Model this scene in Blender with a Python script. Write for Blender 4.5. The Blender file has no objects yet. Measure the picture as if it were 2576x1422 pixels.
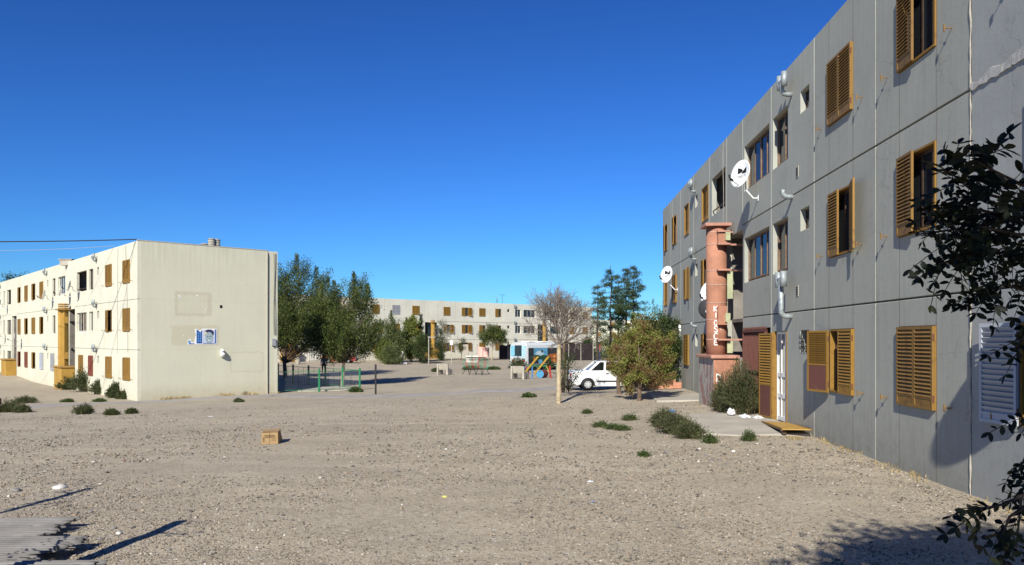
import bpy, bmesh, math, random
import numpy as np
from mathutils import Vector, Matrix, noise
random.seed(11)
RNG = np.random.default_rng(11)
R = math.radians
scene = bpy.context.scene
col = scene.collection

# ------------------------------------------------------------------ camera
EYE = 2.0
cam = bpy.data.cameras.new('camera'); cam_o = bpy.data.objects.new('camera', cam); col.objects.link(cam_o)
cam.sensor_width = 36.0; cam.lens = 27.11; cam.shift_y = 0.0559
cam.clip_start = 0.05; cam.clip_end = 3000
cam_o.location = (0, 0, EYE); cam_o.rotation_euler = (R(90), 0, 0)
scene.camera = cam_o

# ------------------------------------------------------------------ sky and sun
SUN_AZ, SUN_EL = 17.0, 34.0        # the light travels 17 degrees right of straight ahead
w = bpy.data.worlds.new('World'); scene.world = w; w.use_nodes = True
nt = w.node_tree; nt.nodes.clear()
sky = nt.nodes.new('ShaderNodeTexSky'); sky.sky_type = 'NISHITA'; sky.sun_disc = False
sky.sun_elevation = R(SUN_EL); sky.sun_rotation = R(180 + SUN_AZ)
sky.altitude = 300; sky.air_density = 1.1; sky.dust_density = 0.05; sky.ozone_density = 3.5
hs = nt.nodes.new('ShaderNodeMix'); hs.data_type = 'RGBA'; hs.blend_type = 'MULTIPLY'; hs.inputs[0].default_value = 1.0   # even tint over the whole sky: the film's cold blue
hs.inputs[7].default_value = (.295, .512, .762, 1)
bg = nt.nodes.new('ShaderNodeBackground'); bg.inputs['Strength'].default_value = 0.06
wo = nt.nodes.new('ShaderNodeOutputWorld')
nt.links.new(sky.outputs[0], hs.inputs[6]); gm = nt.nodes.new('ShaderNodeGamma'); gm.inputs[1].default_value = 1.4; nt.links.new(hs.outputs[2], gm.inputs[0]); nt.links.new(gm.outputs[0], bg.inputs[0]); nt.links.new(bg.outputs[0], wo.inputs[0])
sl = bpy.data.lights.new('sun', 'SUN'); sl.energy = 5.0; sl.angle = R(0.55); sl.color = (1.0, 0.95, 0.83)
so = bpy.data.objects.new('sun', sl); col.objects.link(so)
sd = Vector((math.sin(R(SUN_AZ)) * math.cos(R(SUN_EL)), math.cos(R(SUN_AZ)) * math.cos(R(SUN_EL)), -math.sin(R(SUN_EL))))
so.rotation_euler = sd.to_track_quat('-Z', 'Y').to_euler(); so.location = (-10, -20, 30)
scene.view_settings.view_transform = 'Standard'; scene.view_settings.look = 'None'
scene.view_settings.gamma = 1.0; scene.view_settings.use_curve_mapping = False
scene.view_settings.exposure = 0.48
scene.render.engine = 'CYCLES'
scene.cycles.max_bounces = 5; scene.cycles.transparent_max_bounces = 8

# ------------------------------------------------------------------ helpers
F, CX, HY = 1940.0, 1288.0, 855.0      # focal length and horizon of the survey frame, 2576 wide
ANCH = np.array([
 (5.9,4,0),(5.9,10,0),(6.1,15,.02),(6.4,22,.07),(6.7,28,.08),(7.1,36,.0),(8,50,-.4),(2.5,7,0),(0,7,-.02),(-3.6,6.5,-.04),(-6,8.5,-.06),(-12,12,-.25),
 (-4.8,15.5,-.14),(1,15,-.05),(-1,22,-.25),(1.6,26,-.15),(4.1,27,-.02),(3.9,37.5,-.45),(-9,24,-.5),(-19.1,39.3,-1.14),(-13.5,44.4,-1.09),(-24,44,-1.16),(-31.9,53.4,-1.2),
 (-45,68,-.85),(-28,36,-1.05),(-18,34,-.95),(-10,41.5,-.98),(-5,40.6,-.86),(0,40,-.62),(-10,46,-1.05),(-15,54,-1.1),(-18,62,-1.1),(-11,51,-1.05),(-6,67,-.9),(1,54,-.74),(2.5,72,-.86),(-5,90,-.85),(-16,67,-1.05),
 (-25,97,-.72),(-10,110,-.66),(3,122,-.7),(14,132,-.7),(20,100,-.7),(40,210,-.7),(0,-20,0),(-30,0,-.3),(40,20,-.2),(-60,100,-.8)], float)
def gz_arr(x, y):
    x = np.asarray(x, float); y = np.asarray(y, float)
    num = np.zeros_like(x); den = np.zeros_like(x)
    for ax, ay, az in ANCH:
        d2 = (x - ax) ** 2 + (y - ay) ** 2 + 1.5
        wgt = 1.0 / d2 ** 1.6
        num += wgt * az; den += wgt
    return num / den
def gz(x, y): return float(gz_arr(np.array([x]), np.array([y]))[0])
def at(px, py, d): return Vector(((px - CX) / F * d, d, EYE + (HY - py) / F * d))
def gp(px, py):
    """the point of the ground seen at a survey mark"""
    dx, dz = (px - CX) / F, (HY - py) / F
    y = 5.0
    while y < 400:
        if EYE + dz * y < gz(dx * y, y): break
        y *= 1.004
    return Vector((dx * y, y, gz(dx * y, y)))

def tag(o, label=None, cat=None, group=None, kind=None):
    if label: o['label'] = label
    if cat: o['category'] = cat
    if group: o['group'] = group
    if kind: o['kind'] = kind
    return o
def empty(name, loc=(0, 0, 0), rz=0.0, parent=None):
    o = bpy.data.objects.new(name, None); col.objects.link(o); o.location = loc; o.rotation_euler = (0, 0, rz)
    o.empty_display_size = 0.2
    if parent: o.parent = parent
    return o
def obj(name, me, parent=None, loc=None, rot=None):
    o = bpy.data.objects.new(name, me); col.objects.link(o)
    if parent: o.parent = parent
    if loc is not None: o.location = loc
    if rot is not None: o.rotation_euler = rot
    return o
def copy_tree(o, parent=None):
    c = o.copy(); col.objects.link(c); c.parent = parent
    for ch in o.children: copy_tree(ch, c)
    return c

class MB:
    def __init__(s): s.v = []; s.f = []; s.mi = []; s.cur = 0
    def add(s, vs, fs):
        n = len(s.v); s.v.extend([tuple(p) for p in vs]); s.f.extend([tuple(i + n for i in f) for f in fs]); s.mi.extend([s.cur] * len(fs)); return s
    def box(s, x0, x1, y0, y1, z0, z1, M=None):
        p = [Vector(q) for q in ((x0,y0,z0),(x1,y0,z0),(x1,y1,z0),(x0,y1,z0),(x0,y0,z1),(x1,y0,z1),(x1,y1,z1),(x0,y1,z1))]
        if M is not None: p = [M @ q for q in p]
        return s.add(p, [(0,3,2,1),(4,5,6,7),(0,1,5,4),(1,2,6,5),(2,3,7,6),(3,0,4,7)])
    def quad(s, a, b, c, d): return s.add([a, b, c, d], [(0,1,2,3)])
    def tube(s, pts, rad, n=8, cap=True):
        pts = [Vector(p) for p in pts]
        if not hasattr(rad, '__len__'): rad = [rad] * len(pts)
        rings = []; up = None
        for i, p in enumerate(pts):
            t = (pts[min(i + 1, len(pts) - 1)] - pts[max(i - 1, 0)]).normalized()
            if up is None:
                up = Vector((0, 0, 1)) if abs(t.z) < .9 else Vector((1, 0, 0))
            a = t.cross(up)
            if a.length < 1e-5: a = t.orthogonal()
            a.normalize(); b = t.cross(a).normalized(); up = b.cross(t) if False else up
            rings.append([p + (a * math.cos(2 * math.pi * k / n) + b * math.sin(2 * math.pi * k / n)) * rad[i] for k in range(n)])
        vs = [q for r in rings for q in r]; fs = []
        for i in range(len(pts) - 1):
            for k in range(n):
                fs.append((i*n+k, i*n+(k+1)%n, (i+1)*n+(k+1)%n, (i+1)*n+k))
        if cap:
            fs.append(tuple(range(n))[::-1]); fs.append(tuple((len(pts)-1)*n+k for k in range(n)))
        return s.add(vs, fs)
    def lathe(s, prof, n=20, c=(0, 0, 0), cap=True, M=None):
        vs = [Vector((c[0] + r*math.cos(2*math.pi*k/n), c[1] + r*math.sin(2*math.pi*k/n), c[2] + z)) for r, z in prof for k in range(n)]
        if M is not None: vs = [M @ q for q in vs]
        fs = [(i*n+k, i*n+(k+1)%n, (i+1)*n+(k+1)%n, (i+1)*n+k) for i in range(len(prof)-1) for k in range(n)]
        if cap: fs.append(tuple(range(n))[::-1]); fs.append(tuple((len(prof)-1)*n+k for k in range(n)))
        return s.add(vs, fs)
    def prism(s, poly, y0, y1, M=None):
        """poly in x,z, extruded along y"""
        n = len(poly)
        vs = [Vector((x, y0, z)) for x, z in poly] + [Vector((x, y1, z)) for x, z in poly]
        if M is not None: vs = [M @ q for q in vs]
        fs = [tuple(range(n)), tuple(range(2*n-1, n-1, -1))] + [(i, i+n, (i+1)%n+n, (i+1)%n) for i in range(n)]
        return s.add(vs, fs)
    def mesh(s, name, mats, smooth=False):
        me = bpy.data.meshes.new(name); me.from_pydata([tuple(p) for p in s.v], [], s.f)
        if not isinstance(mats, (list, tuple)): mats = [mats]
        for m in mats: me.materials.append(m)
        if len(mats) > 1: me.polygons.foreach_set('material_index', s.mi)
        if smooth: me.polygons.foreach_set('use_smooth', [True] * len(me.polygons))
        me.update(); return me
    def build(s, name, mats, parent=None, loc=None, rot=None, smooth=False):
        return obj(name, s.mesh(name, mats, smooth), parent, loc, rot)
def np_mesh(name, verts, faces, mats, mi=None, smooth=False):
    me = bpy.data.meshes.new(name)
    verts = np.asarray(verts, np.float32); faces = np.asarray(faces, np.int32)
    k = faces.shape[1]
    me.vertices.add(len(verts)); me.vertices.foreach_set('co', verts.ravel())
    me.loops.add(faces.size); me.loops.foreach_set('vertex_index', faces.ravel())
    me.polygons.add(len(faces)); me.polygons.foreach_set('loop_start', np.arange(0, faces.size, k, dtype=np.int32))
    if not isinstance(mats, (list, tuple)): mats = [mats]
    for m in mats: me.materials.append(m)
    if mi is not None: me.polygons.foreach_set('material_index', np.asarray(mi, np.int32))
    if smooth: me.polygons.foreach_set('use_smooth', [True] * len(faces))
    me.update(calc_edges=True); me.validate(); return me

# ------------------------------------------------------------------ materials
def mat_new(name):
    m = bpy.data.materials.new(name); m.use_nodes = True
    n = m.node_tree; n.nodes.clear()
    o = n.nodes.new('ShaderNodeOutputMaterial'); b = n.nodes.new('ShaderNodeBsdfPrincipled')
    n.links.new(b.outputs[0], o.inputs[0])
    return m, n, b, o
def N(n, t, **kw):
    q = n.nodes.new(t)
    for k, v in kw.items():
        if k in q.inputs: q.inputs[k].default_value = v
        else: setattr(q, k, v)
    return q
def mathn(n, op, a, b=None, clamp=False):
    q = n.nodes.new('ShaderNodeMath'); q.operation = op; q.use_clamp = clamp
    for i, v in enumerate((a, b)):
        if v is None: continue
        if isinstance(v, (int, float)): q.inputs[i].default_value = v
        else: n.links.new(v, q.inputs[i])
    return q.outputs[0]
def mixc(n, fac, a, b, bt='MIX'):
    q = n.nodes.new('ShaderNodeMix'); q.data_type = 'RGBA'; q.blend_type = bt; q.clamp_factor = True
    if isinstance(fac, (int, float)): q.inputs[0].default_value = fac
    else: n.links.new(fac, q.inputs[0])
    for i, v in ((6, a), (7, b)):
        if isinstance(v, tuple): q.inputs[i].default_value = (*v[:3], 1)
        else: n.links.new(v, q.inputs[i])
    return q.outputs[2]
def ramp(n, fac, stops):
    q = n.nodes.new('ShaderNodeValToRGB'); e = q.color_ramp.elements
    while len(e) < len(stops): e.new(0.5)
    for el, (p, c) in zip(e, stops):
        el.position = p; el.color = (c, c, c, 1) if isinstance(c, (int, float)) else (*c[:3], 1)
    n.links.new(fac, q.inputs[0]); return q.outputs[0]
def coords(n, scale=(1, 1, 1), kind='Object'):
    tc = n.nodes.new('ShaderNodeTexCoord'); mp = n.nodes.new('ShaderNodeMapping'); mp.inputs['Scale'].default_value = scale
    n.links.new(tc.outputs[kind], mp.inputs[0]); return mp.outputs[0]
def noise_n(n, vec, scale, detail=4, rough=0.55):
    q = N(n, 'ShaderNodeTexNoise', Scale=scale, Detail=detail, Roughness=rough); n.links.new(vec, q.inputs['Vector']); return q.outputs['Fac']
def bump(n, b, h, strength=0.3, dist=0.02):
    q = N(n, 'ShaderNodeBump', Strength=strength, Distance=dist); n.links.new(h, q.inputs['Height']); n.links.new(q.outputs[0], b.inputs['Normal'])
def simple(name, c, rough=0.7, var=0.25, scale=6, metal=0.0, bmp=0.0, spec=0.3, dark=None):
    """one colour with blotchy variation, grain and slight relief"""
    m, n, b, o = mat_new(name); v = coords(n)
    f = noise_n(n, v, scale, 6, .62); f2 = noise_n(n, v, scale * 9, 3)
    lo = tuple(x * (1 - var) for x in c) if dark is None else dark
    hi = tuple(min(1, x * (1 + var * .6)) for x in c)
    cc = mixc(n, ramp(n, f, [(.3, 0.), (.7, 1.)]), lo, hi)
    cc = mixc(n, mathn(n, 'MULTIPLY', f2, var * .5), cc, tuple(x * .55 for x in c))
    n.links.new(cc, b.inputs['Base Color']); b.inputs['Roughness'].default_value = rough; b.inputs['Metallic'].default_value = metal
    b.inputs['Specular IOR Level'].default_value = spec
    if bmp: bump(n, b, f2, bmp, .01)
    return m

def wall_paint(name, c, stain, stripes=(), dirt=0.5, grime=(.16, .14, .11), tone=.3):
    """painted precast concrete: run-off streaks, blotches, splash dirt close to the ground; rust runs under window corners (stripes)"""
    m, n, b, o = mat_new(name); v = coords(n)
    sv = coords(n, (7.0, 1.0, .35)); s = noise_n(n, sv, 1.6, 6, .65)
    bl = noise_n(n, v, .55, 5, .6); fine = noise_n(n, v, 28, 3); mid = noise_n(n, v, 5.0, 6, .7)
    cc = mixc(n, ramp(n, s, [(.40, 0.), (.85, .75)]), c, stain)
    cc = mixc(n, mathn(n, 'MULTIPLY', ramp(n, bl, [(.42, 0.), (.72, 1.)]), .55), cc, tuple(x * .72 for x in c))
    cc = mixc(n, mathn(n, 'MULTIPLY', ramp(n, mid, [(.5, 0.), (.8, 1.)]), .35), cc, tuple(x * .6 for x in c))
    sep = n.nodes.new('ShaderNodeSeparateXYZ'); n.links.new(v, sep.inputs[0])
    low = mathn(n, 'SUBTRACT', 1.0, mathn(n, 'DIVIDE', sep.outputs[2], 1.6), True)
    low = mathn(n, 'MULTIPLY', mathn(n, 'MULTIPLY', low, low), mathn(n, 'MULTIPLY', ramp(n, mid, [(.3, .3), (.7, 1.)]), dirt))
    cc = mixc(n, low, cc, grime)
    for u0 in stripes:
        d = mathn(n, 'ABSOLUTE', mathn(n, 'SUBTRACT', sep.outputs[0], u0))
        k = mathn(n, 'SUBTRACT', 1.0, mathn(n, 'DIVIDE', d, .026), True)
        k = mathn(n, 'MULTIPLY', k, mathn(n, 'MULTIPLY', ramp(n, s, [(.25, .4), (.6, 1.)]), .85))
        cc = mixc(n, k, cc, (.15, .10, .05))
    cc = mixc(n, mathn(n, 'MULTIPLY', ramp(n, fine, [(.45, 0.), (.75, 1.)]), .22), cc, tuple(x * .55 for x in c))
    oi = n.nodes.new('ShaderNodeObjectInfo')      # every cast panel has its own tone
    cc = mixc(n, mathn(n, 'MULTIPLY', oi.outputs['Random'], tone), cc, tuple(x * .62 for x in c))
    run = noise_n(n, coords(n, (2.6, 1.0, .16)), 1.0, 7, .75)
    cc = mixc(n, mathn(n, 'MULTIPLY', ramp(n, run, [(.58, 0.), (.74, 1.)]), .28), cc, tuple(x * .5 for x in stain))
    crack = N(n, 'ShaderNodeTexVoronoi', Scale=.55); crack.feature = 'DISTANCE_TO_EDGE'; wv_ = n.nodes.new('ShaderNodeVectorMath'); wv_.operation = 'ADD'
    nz = N(n, 'ShaderNodeTexNoise', Scale=2.2, Detail=5); n.links.new(v, nz.inputs['Vector']); n.links.new(v, wv_.inputs[0]); n.links.new(nz.outputs['Color'], wv_.inputs[1]); n.links.new(wv_.outputs[0], crack.inputs['Vector'])
    ck = mathn(n, 'MULTIPLY', ramp(n, crack.outputs['Distance'], [(0., 1.), (.006, 0.)]), ramp(n, bl, [(.45, 0.), (.6, .7)]))
    cc = mixc(n, ck, cc, tuple(x * .45 for x in c))
    n.links.new(cc, b.inputs['Base Color']); b.inputs['Roughness'].default_value = .88; b.inputs['Specular IOR Level'].default_value = .2
    bump(n, b, mathn(n, 'ADD', fine, mid), .25, .008)
    return m

def leaf_mat(name, stops, trans=0.25, rough=.6, lump=1.6, iso=.5):
    m, n, b, o = mat_new(name)
    g = n.nodes.new('ShaderNodeNewGeometry'); v = coords(n)
    f = ramp(n, noise_n(n, v, lump, 4, .6), [(.32, 0.), (.68, 1.)])
    k = mathn(n, 'ADD', mathn(n, 'MULTIPLY', g.outputs['Random Per Island'], iso), mathn(n, 'MULTIPLY', f, 1 - iso))
    c = ramp(n, k, stops); n.links.new(c, b.inputs['Base Color']); b.inputs['Roughness'].default_value = rough; b.inputs['Specular IOR Level'].default_value = .25
    t = n.nodes.new('ShaderNodeBsdfTranslucent'); n.links.new(c, t.inputs[0])
    mx = n.nodes.new('ShaderNodeMixShader'); mx.inputs[0].default_value = trans
    n.links.new(b.outputs[0], mx.inputs[1]); n.links.new(t.outputs[0], mx.inputs[2]); n.links.new(mx.outputs[0], o.inputs[0])
    return m
def glass_mat(name, tint=(.02, .024, .03), rough=.02, trans=.22):
    m, n, b, o = mat_new(name)
    v = coords(n); f = noise_n(n, v, 3, 4)
    n.links.new(mixc(n, f, tint, tuple(x * 1.8 for x in tint)), b.inputs['Base Color'])
    b.inputs['Roughness'].default_value = rough; b.inputs['Specular IOR Level'].default_value = .8
    t = n.nodes.new('ShaderNodeBsdfTransparent'); t.inputs[0].default_value = (.7, .75, .75, 1)
    mx = n.nodes.new('ShaderNodeMixShader'); mx.inputs[0].default_value = trans
    n.links.new(b.outputs[0], mx.inputs[1]); n.links.new(t.outputs[0], mx.inputs[2]); n.links.new(mx.outputs[0], o.inputs[0])
    bump(n, b, noise_n(n, v, 1.2, 2), .08, .02)
    return m
def rusty(name, c, rust, amount=.5, scale=7, rough=.6):
    m, n, b, o = mat_new(name); v = coords(n)
    f = noise_n(n, v, scale, 8, .7); f2 = noise_n(n, v, scale * 6, 4)
    cc = mixc(n, ramp(n, f, [(amount, 0.), (min(.99, amount + .15), 1.)]), c, rust)
    cc = mixc(n, mathn(n, 'MULTIPLY', f2, .35), cc, tuple(x * .5 for x in c))
    oi = n.nodes.new('ShaderNodeObjectInfo'); cc = mixc(n, mathn(n, 'MULTIPLY', oi.outputs['Random'], .45), cc, tuple(x * .55 + .02 for x in c))
    n.links.new(cc, b.inputs['Base Color']); b.inputs['Roughness'].default_value = rough; bump(n, b, f, .2, .004); b.inputs['Specular IOR Level'].default_value = .25
    return m

M = {}
M['grey_wall'] = wall_paint('grey_painted_concrete', (.42, .425, .375), (.31, .308, .268), stripes=(6.81, 7.95, 9.78, 10.96, 2.9), dirt=.75, grime=(.17, .155, .13))
M['grey_wall_new'] = wall_paint('pale_grey_painted_concrete', (.38, .392, .375), (.32, .325, .305), dirt=.4)
M['cream_wall'] = wall_paint('cream_painted_concrete', (.64, .625, .505), (.55, .525, .41), tone=.15, dirt=.5, grime=(.50, .42, .28))
M['back_wall'] = wall_paint('pale_painted_concrete', (.70, .68, .565), (.58, .555, .455), tone=.2, dirt=.5, grime=(.40, .35, .27))
M['seal'] = simple('joint_sealant', (.42, .39, .33), .9, .3, 20)
M['seal_dark'] = simple('dark_joint_sealant', (.10, .095, .085), .95, .4, 12)  # dark sealant for the deeper set joints
M['room'] = simple('room_plaster', (.22, .20, .18), .9, .3, 2)
M['roofing'] = simple('roof_bitumen', (.20, .19, .18), .9, .3, 2)
M['shutter'] = rusty('mustard_shutter_paint', (.285, .155, .028), (.15, .075, .022), .53, 6)
M['shutter_old'] = rusty('weathered_mustard_shutter_paint', (.255, .142, .034), (.13, .06, .025), .52, 5)
M['shutter_red'] = rusty('red_oxide_shutter_paint', (.22, .06, .035), (.12, .05, .03), .6)
M['shutter_grey'] = simple('grey_shutter_paint', (.33, .34, .36), .6, .25, 5)
M['shutter_white'] = rusty('white_shutter_paint', (.44, .47, .52), (.36, .16, .07), .66, 8)
M['rust'] = rusty('red_oxide_panel', (.135, .05, .038), (.20, .10, .065), .55, 5)
M['wood'] = simple('dark_varnished_wood', (.085, .05, .032), .5, .4, 8)
M['wood_white'] = simple('white_window_paint', (.66, .64, .58), .6, .15, 8)
M['glass'] = glass_mat('window_glass')
M['curtain_white'] = simple('white_curtain', (.62, .60, .55), .9, .2, 10)
M['curtain_blue'] = simple('blue_curtain', (.07, .13, .30), .9, .3, 8)
M['curtain_red'] = simple('red_curtain', (.42, .03, .04), .9, .3, 8)
M['curtain_grey'] = simple('grey_blue_blind', (.15, .19, .25), .9, .3, 6)
M['ochre'] = simple('ochre_painted_plaster', (.40, .235, .05), .85, .22, 1.6, bmp=.2)
M['ochre_dark'] = simple('ochre_plaster_rim', (.34, .20, .06), .85, .25, 3, bmp=.2)
M['terracotta'] = simple('terracotta_painted_concrete', (.39, .185, .12), .88, .28, 2.2, bmp=.35)
M['terra_rim'] = simple('pink_terracotta_concrete', (.44, .23, .17), .88, .25, 4, bmp=.3)
M['mortar_ring'] = simple('pale_mortar', (.44, .27, .21), .9, .3, 12)
M['steel_galv'] = simple('galvanised_steel', (.33, .37, .385), .55, .35, 8, metal=.35)
M['steel_dark'] = simple('dark_painted_steel', (.025, .022, .022), .6, .4, 8)
M['green_paint'] = simple('green_painted_steel', (.012, .17, .065), .5, .3, 6)
M['dish'] = simple('white_dish_enamel', (.72, .73, .74), .45, .08, 4)
M['black'] = simple('black_print', (.012, .012, .014), .6, .2, 8)
M['white_paint'] = simple('white_paint', (.80, .79, .76), .6, .12, 6)
M['concrete'] = simple('old_concrete', (.40, .365, .31), .92, .28, 2.5, bmp=.4)
M['concrete_pale'] = simple('pale_bench_concrete', (.40, .37, .31), .92, .25, 3, bmp=.4)
M['cable'] = simple('black_cable', (.02, .02, .025), .7, .2, 8)
M['cable_pale'] = simple('pale_cable', (.33, .31, .28), .7, .2, 8)
M['bark'] = simple('grey_brown_bark', (.15, .105, .075), .9, .4, 6, bmp=.5)
M['bark_dark'] = simple('dark_bark', (.06, .045, .035), .9, .4, 6, bmp=.5)
M['bark_twig'] = simple('dry_twig_bark', (.235, .195, .165), .9, .35, 6)
M['whitewash'] = simple('limewashed_trunk', (.47, .39, .26), .9, .22, 7, bmp=.4, dark=(.27, .21, .13))
def masked_terracotta():
    m, n, b, o = mat_new('peeling_plaster'); v = coords(n, (1, 1, .55))
    f = noise_n(n, v, 3.2, 9, .75); f2 = noise_n(n, v, 9, 6, .7)
    c = mixc(n, ramp(n, f, [(.46, 0.), (.52, 1.)]), (.30, .14, .11), (.40, .37, .33))
    c = mixc(n, ramp(n, f2, [(.5, 0.), (.6, .7)]), c, (.20, .19, .19))
    n.links.new(c, b.inputs['Base Color']); b.inputs['Roughness'].default_value = .9; bump(n, b, f, .5, .02); return m
M['peeling'] = masked_terracotta()

def ground_mat():
    m, n, b, o = mat_new('gravelly_sand'); v = coords(n)
    big = noise_n(n, v, .11, 5, .6); mid = noise_n(n, v, .7, 6, .65); fine = noise_n(n, v, 14, 6, .7)
    c = mixc(n, ramp(n, big, [(.35, 0.), (.65, 1.)]), (.385, .332, .25), (.455, .40, .31))
    c = mixc(n, mathn(n, 'MULTIPLY', ramp(n, mid, [(.4, 0.), (.75, 1.)]), .6), c, (.32, .272, .20))
    c = mixc(n, mathn(n, 'MULTIPLY', ramp(n, fine, [(.40, 0.), (.62, 1.)]), .6), c, (.215, .183, .14))
    wide = noise_n(n, coords(n, (.55, 1.6, 1)), .8, 7, .72)
    c = mixc(n, mathn(n, 'MULTIPLY', ramp(n, wide, [(.46, 0.), (.66, 1.)]), .5), c, (.48, .415, .315))
    c = mixc(n, mathn(n, 'MULTIPLY', ramp(n, noise_n(n, coords(n, (1.2, .5, 1)), .35, 6, .7), [(.5, 0.), (.72, 1.)]), .45), c, (.265, .228, .178))
    sp_ = n.nodes.new('ShaderNodeSeparateXYZ'); n.links.new(v, sp_.inputs[0])
    for k0, sl, amp in ((21.5, .10, .45), (13.2, -.16, .35)):       # old wheel tracks, packed paler
        off_ = mathn(n, 'SUBTRACT', sp_.outputs[1], mathn(n, 'ADD', mathn(n, 'MULTIPLY', sp_.outputs[0], sl), k0)); off_ = mathn(n, 'ADD', off_, mathn(n, 'MULTIPLY', mathn(n, 'SUBTRACT', mid, .5), .7))
        tr_ = mathn(n, 'ABSOLUTE', mathn(n, 'SUBTRACT', mathn(n, 'ABSOLUTE', off_), .72))
        c = mixc(n, mathn(n, 'MULTIPLY', ramp(n, tr_, [(.07, 1.), (.24, 0.)]), mathn(n, 'MULTIPLY', ramp(n, wide, [(.3, .2), (.6, 1.)]), amp)), c, (.50, .43, .33))
    for sc, dens in ((34, .62), (17, .30)):
        vo = N(n, 'ShaderNodeTexVoronoi', Scale=sc); n.links.new(v, vo.inputs['Vector'])
        sp = n.nodes.new('ShaderNodeSeparateColor'); n.links.new(vo.outputs['Color'], sp.inputs[0])
        core = ramp(n, vo.outputs['Distance'], [(.25, 1.), (.42, 0.)])
        pick = ramp(n, sp.outputs[0], [(1 - dens, 0.), (1 - dens + .02, 1.)])
        stone = ramp(n, sp.outputs[1], [(0., (.07, .066, .062)), (.35, (.17, .145, .115)), (.65, (.36, .30, .235)), (.88, (.42, .38, .33)), (1., (.68, .66, .62))])
        thin = ramp(n, noise_n(n, v, .5, 3), [(.3, .35), (.6, 1.)])
        c = mixc(n, mathn(n, 'MULTIPLY', mathn(n, 'MULTIPLY', core, pick), thin), c, stone)
    n.links.new(c, b.inputs['Base Color']); b.inputs['Roughness'].default_value = .95; b.inputs['Specular IOR Level'].default_value = .1
    vo2 = N(n, 'ShaderNodeTexVoronoi', Scale=34); n.links.new(v, vo2.inputs['Vector'])
    h = mathn(n, 'ADD', mathn(n, 'MULTIPLY', ramp(n, vo2.outputs['Distance'], [(0., 1.), (.45, 0.)]), .8), fine)
    bump(n, b, h, .65, .02)
    return m
M['ground'] = ground_mat()
M['path'] = simple('worn_pavement', (.30, .28, .265), .9, .2, 1.4, bmp=.3)
M['slab'] = simple('dusty_concrete_slab', (.40, .365, .31), .92, .2, 1.1, bmp=.4)
def pebble_mat():
    m, n, b, o = mat_new('river_pebbles'); g = n.nodes.new('ShaderNodeNewGeometry')
    c = ramp(n, g.outputs['Random Per Island'], [(0., (.06, .058, .056)), (.36, (.15, .135, .115)), (.6, (.30, .25, .19)), (.8, (.33, .25, .18)), (.97, (.44, .40, .34)), (1., (.58, .55, .50))])
    n.links.new(c, b.inputs['Base Color']); b.inputs['Roughness'].default_value = .85; b.inputs['Specular IOR Level'].default_value = .2; return m
M['pebble'] = pebble_mat()

G = leaf_mat
M['leaf_elm'] = G('elm_leaves', [(0., (.012, .024, .007)), (.4, (.058, .086, .022)), (.75, (.125, .148, .038)), (1., (.26, .235, .07))])
M['leaf_tamarisk'] = G('feathery_leaves', [(0., (.025, .042, .016)), (.5, (.10, .13, .045)), (1., (.22, .24, .08))])
M['leaf_yellow'] = G('yellow_green_leaves', [(0., (.05, .075, .015)), (.5, (.14, .17, .035)), (1., (.30, .30, .07))])
M['leaf_silver'] = G('silver_leaves', [(0., (.10, .11, .08)), (.5, (.24, .25, .19)), (1., (.42, .42, .34))])
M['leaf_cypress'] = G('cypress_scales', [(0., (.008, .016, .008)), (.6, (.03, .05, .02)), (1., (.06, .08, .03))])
M['leaf_pine'] = G('pine_needles', [(0., (.014, .030, .014)), (.5, (.055, .095, .042)), (.85, (.11, .145, .06)), (1., (.17, .12, .055))])
M['leaf_thuja'] = G('thuja_scales_turning_brown', [(0., (.05, .035, .016)), (.28, (.17, .095, .045)), (.43, (.26, .15, .075)), (.48, (.13, .15, .035)), (.72, (.25, .27, .065)), (1., (.42, .40, .12))], lump=2.4, iso=.34)
M['leaf_dark'] = G('dark_shrub_leaves', [(0., (.012, .025, .008)), (.5, (.045, .07, .02)), (1., (.10, .12, .035))])
M['leaf_kochia'] = G('weed_leaves', [(0., (.022, .034, .012)), (.5, (.075, .092, .036)), (.85, (.13, .145, .058)), (1., (.22, .20, .085))])
M['leaf_weed'] = G('low_weed_leaves', [(0., (.02, .04, .012)), (.5, (.06, .10, .03)), (1., (.14, .17, .05))])
M['leaf_straw'] = G('dry_straw', [(0., (.26, .19, .09)), (.6, (.45, .35, .17)), (1., (.62, .50, .26))])
M['leaf_robinia'] = G('acacia_leaflets', [(0., (.003, .004, .002)), (.5, (.007, .010, .004)), (1., (.022, .028, .009))], .06)  # leaf colour cut near black so shaded leaves read as silhouettes
# ================================================================== ground
def spaced(a, b, n, c, k):
    t = np.linspace(-1, 1, n); s = np.sinh(k * t) / np.sinh(k)
    return np.where(s < 0, c + (c - a) * s, c + (b - c) * s)
gx = spaced(-900, 900, 240, 0, 6.2); gy = spaced(-300, 1800, 260, 12, 5.6)
GX, GY = np.meshgrid(gx, gy)
GZ = gz_arr(GX, GY)
near = np.exp(-((GX) ** 2 + (GY - 14) ** 2) / 30 ** 2)
mic = np.array([noise.noise((x * .55, y * .55, 0)) * .035 + noise.noise((x * 1.9, y * 1.9, 3)) * .018 for x, y in zip(GX.ravel(), GY.ravel())]).reshape(GX.shape)
GZ = GZ + mic * near
nx, ny = len(gx), len(gy)
idx = np.arange(nx * ny).reshape(ny, nx)
fc = np.stack([idx[:-1, :-1], idx[:-1, 1:], idx[1:, 1:], idx[1:, :-1]], -1).reshape(-1, 4)
tag(obj('ground', np_mesh('ground', np.stack([GX, GY, GZ], -1).reshape(-1, 3), fc, M['ground'], smooth=True)), kind='structure',
    label='bare gravelly sand of the yard between the blocks')

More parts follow.
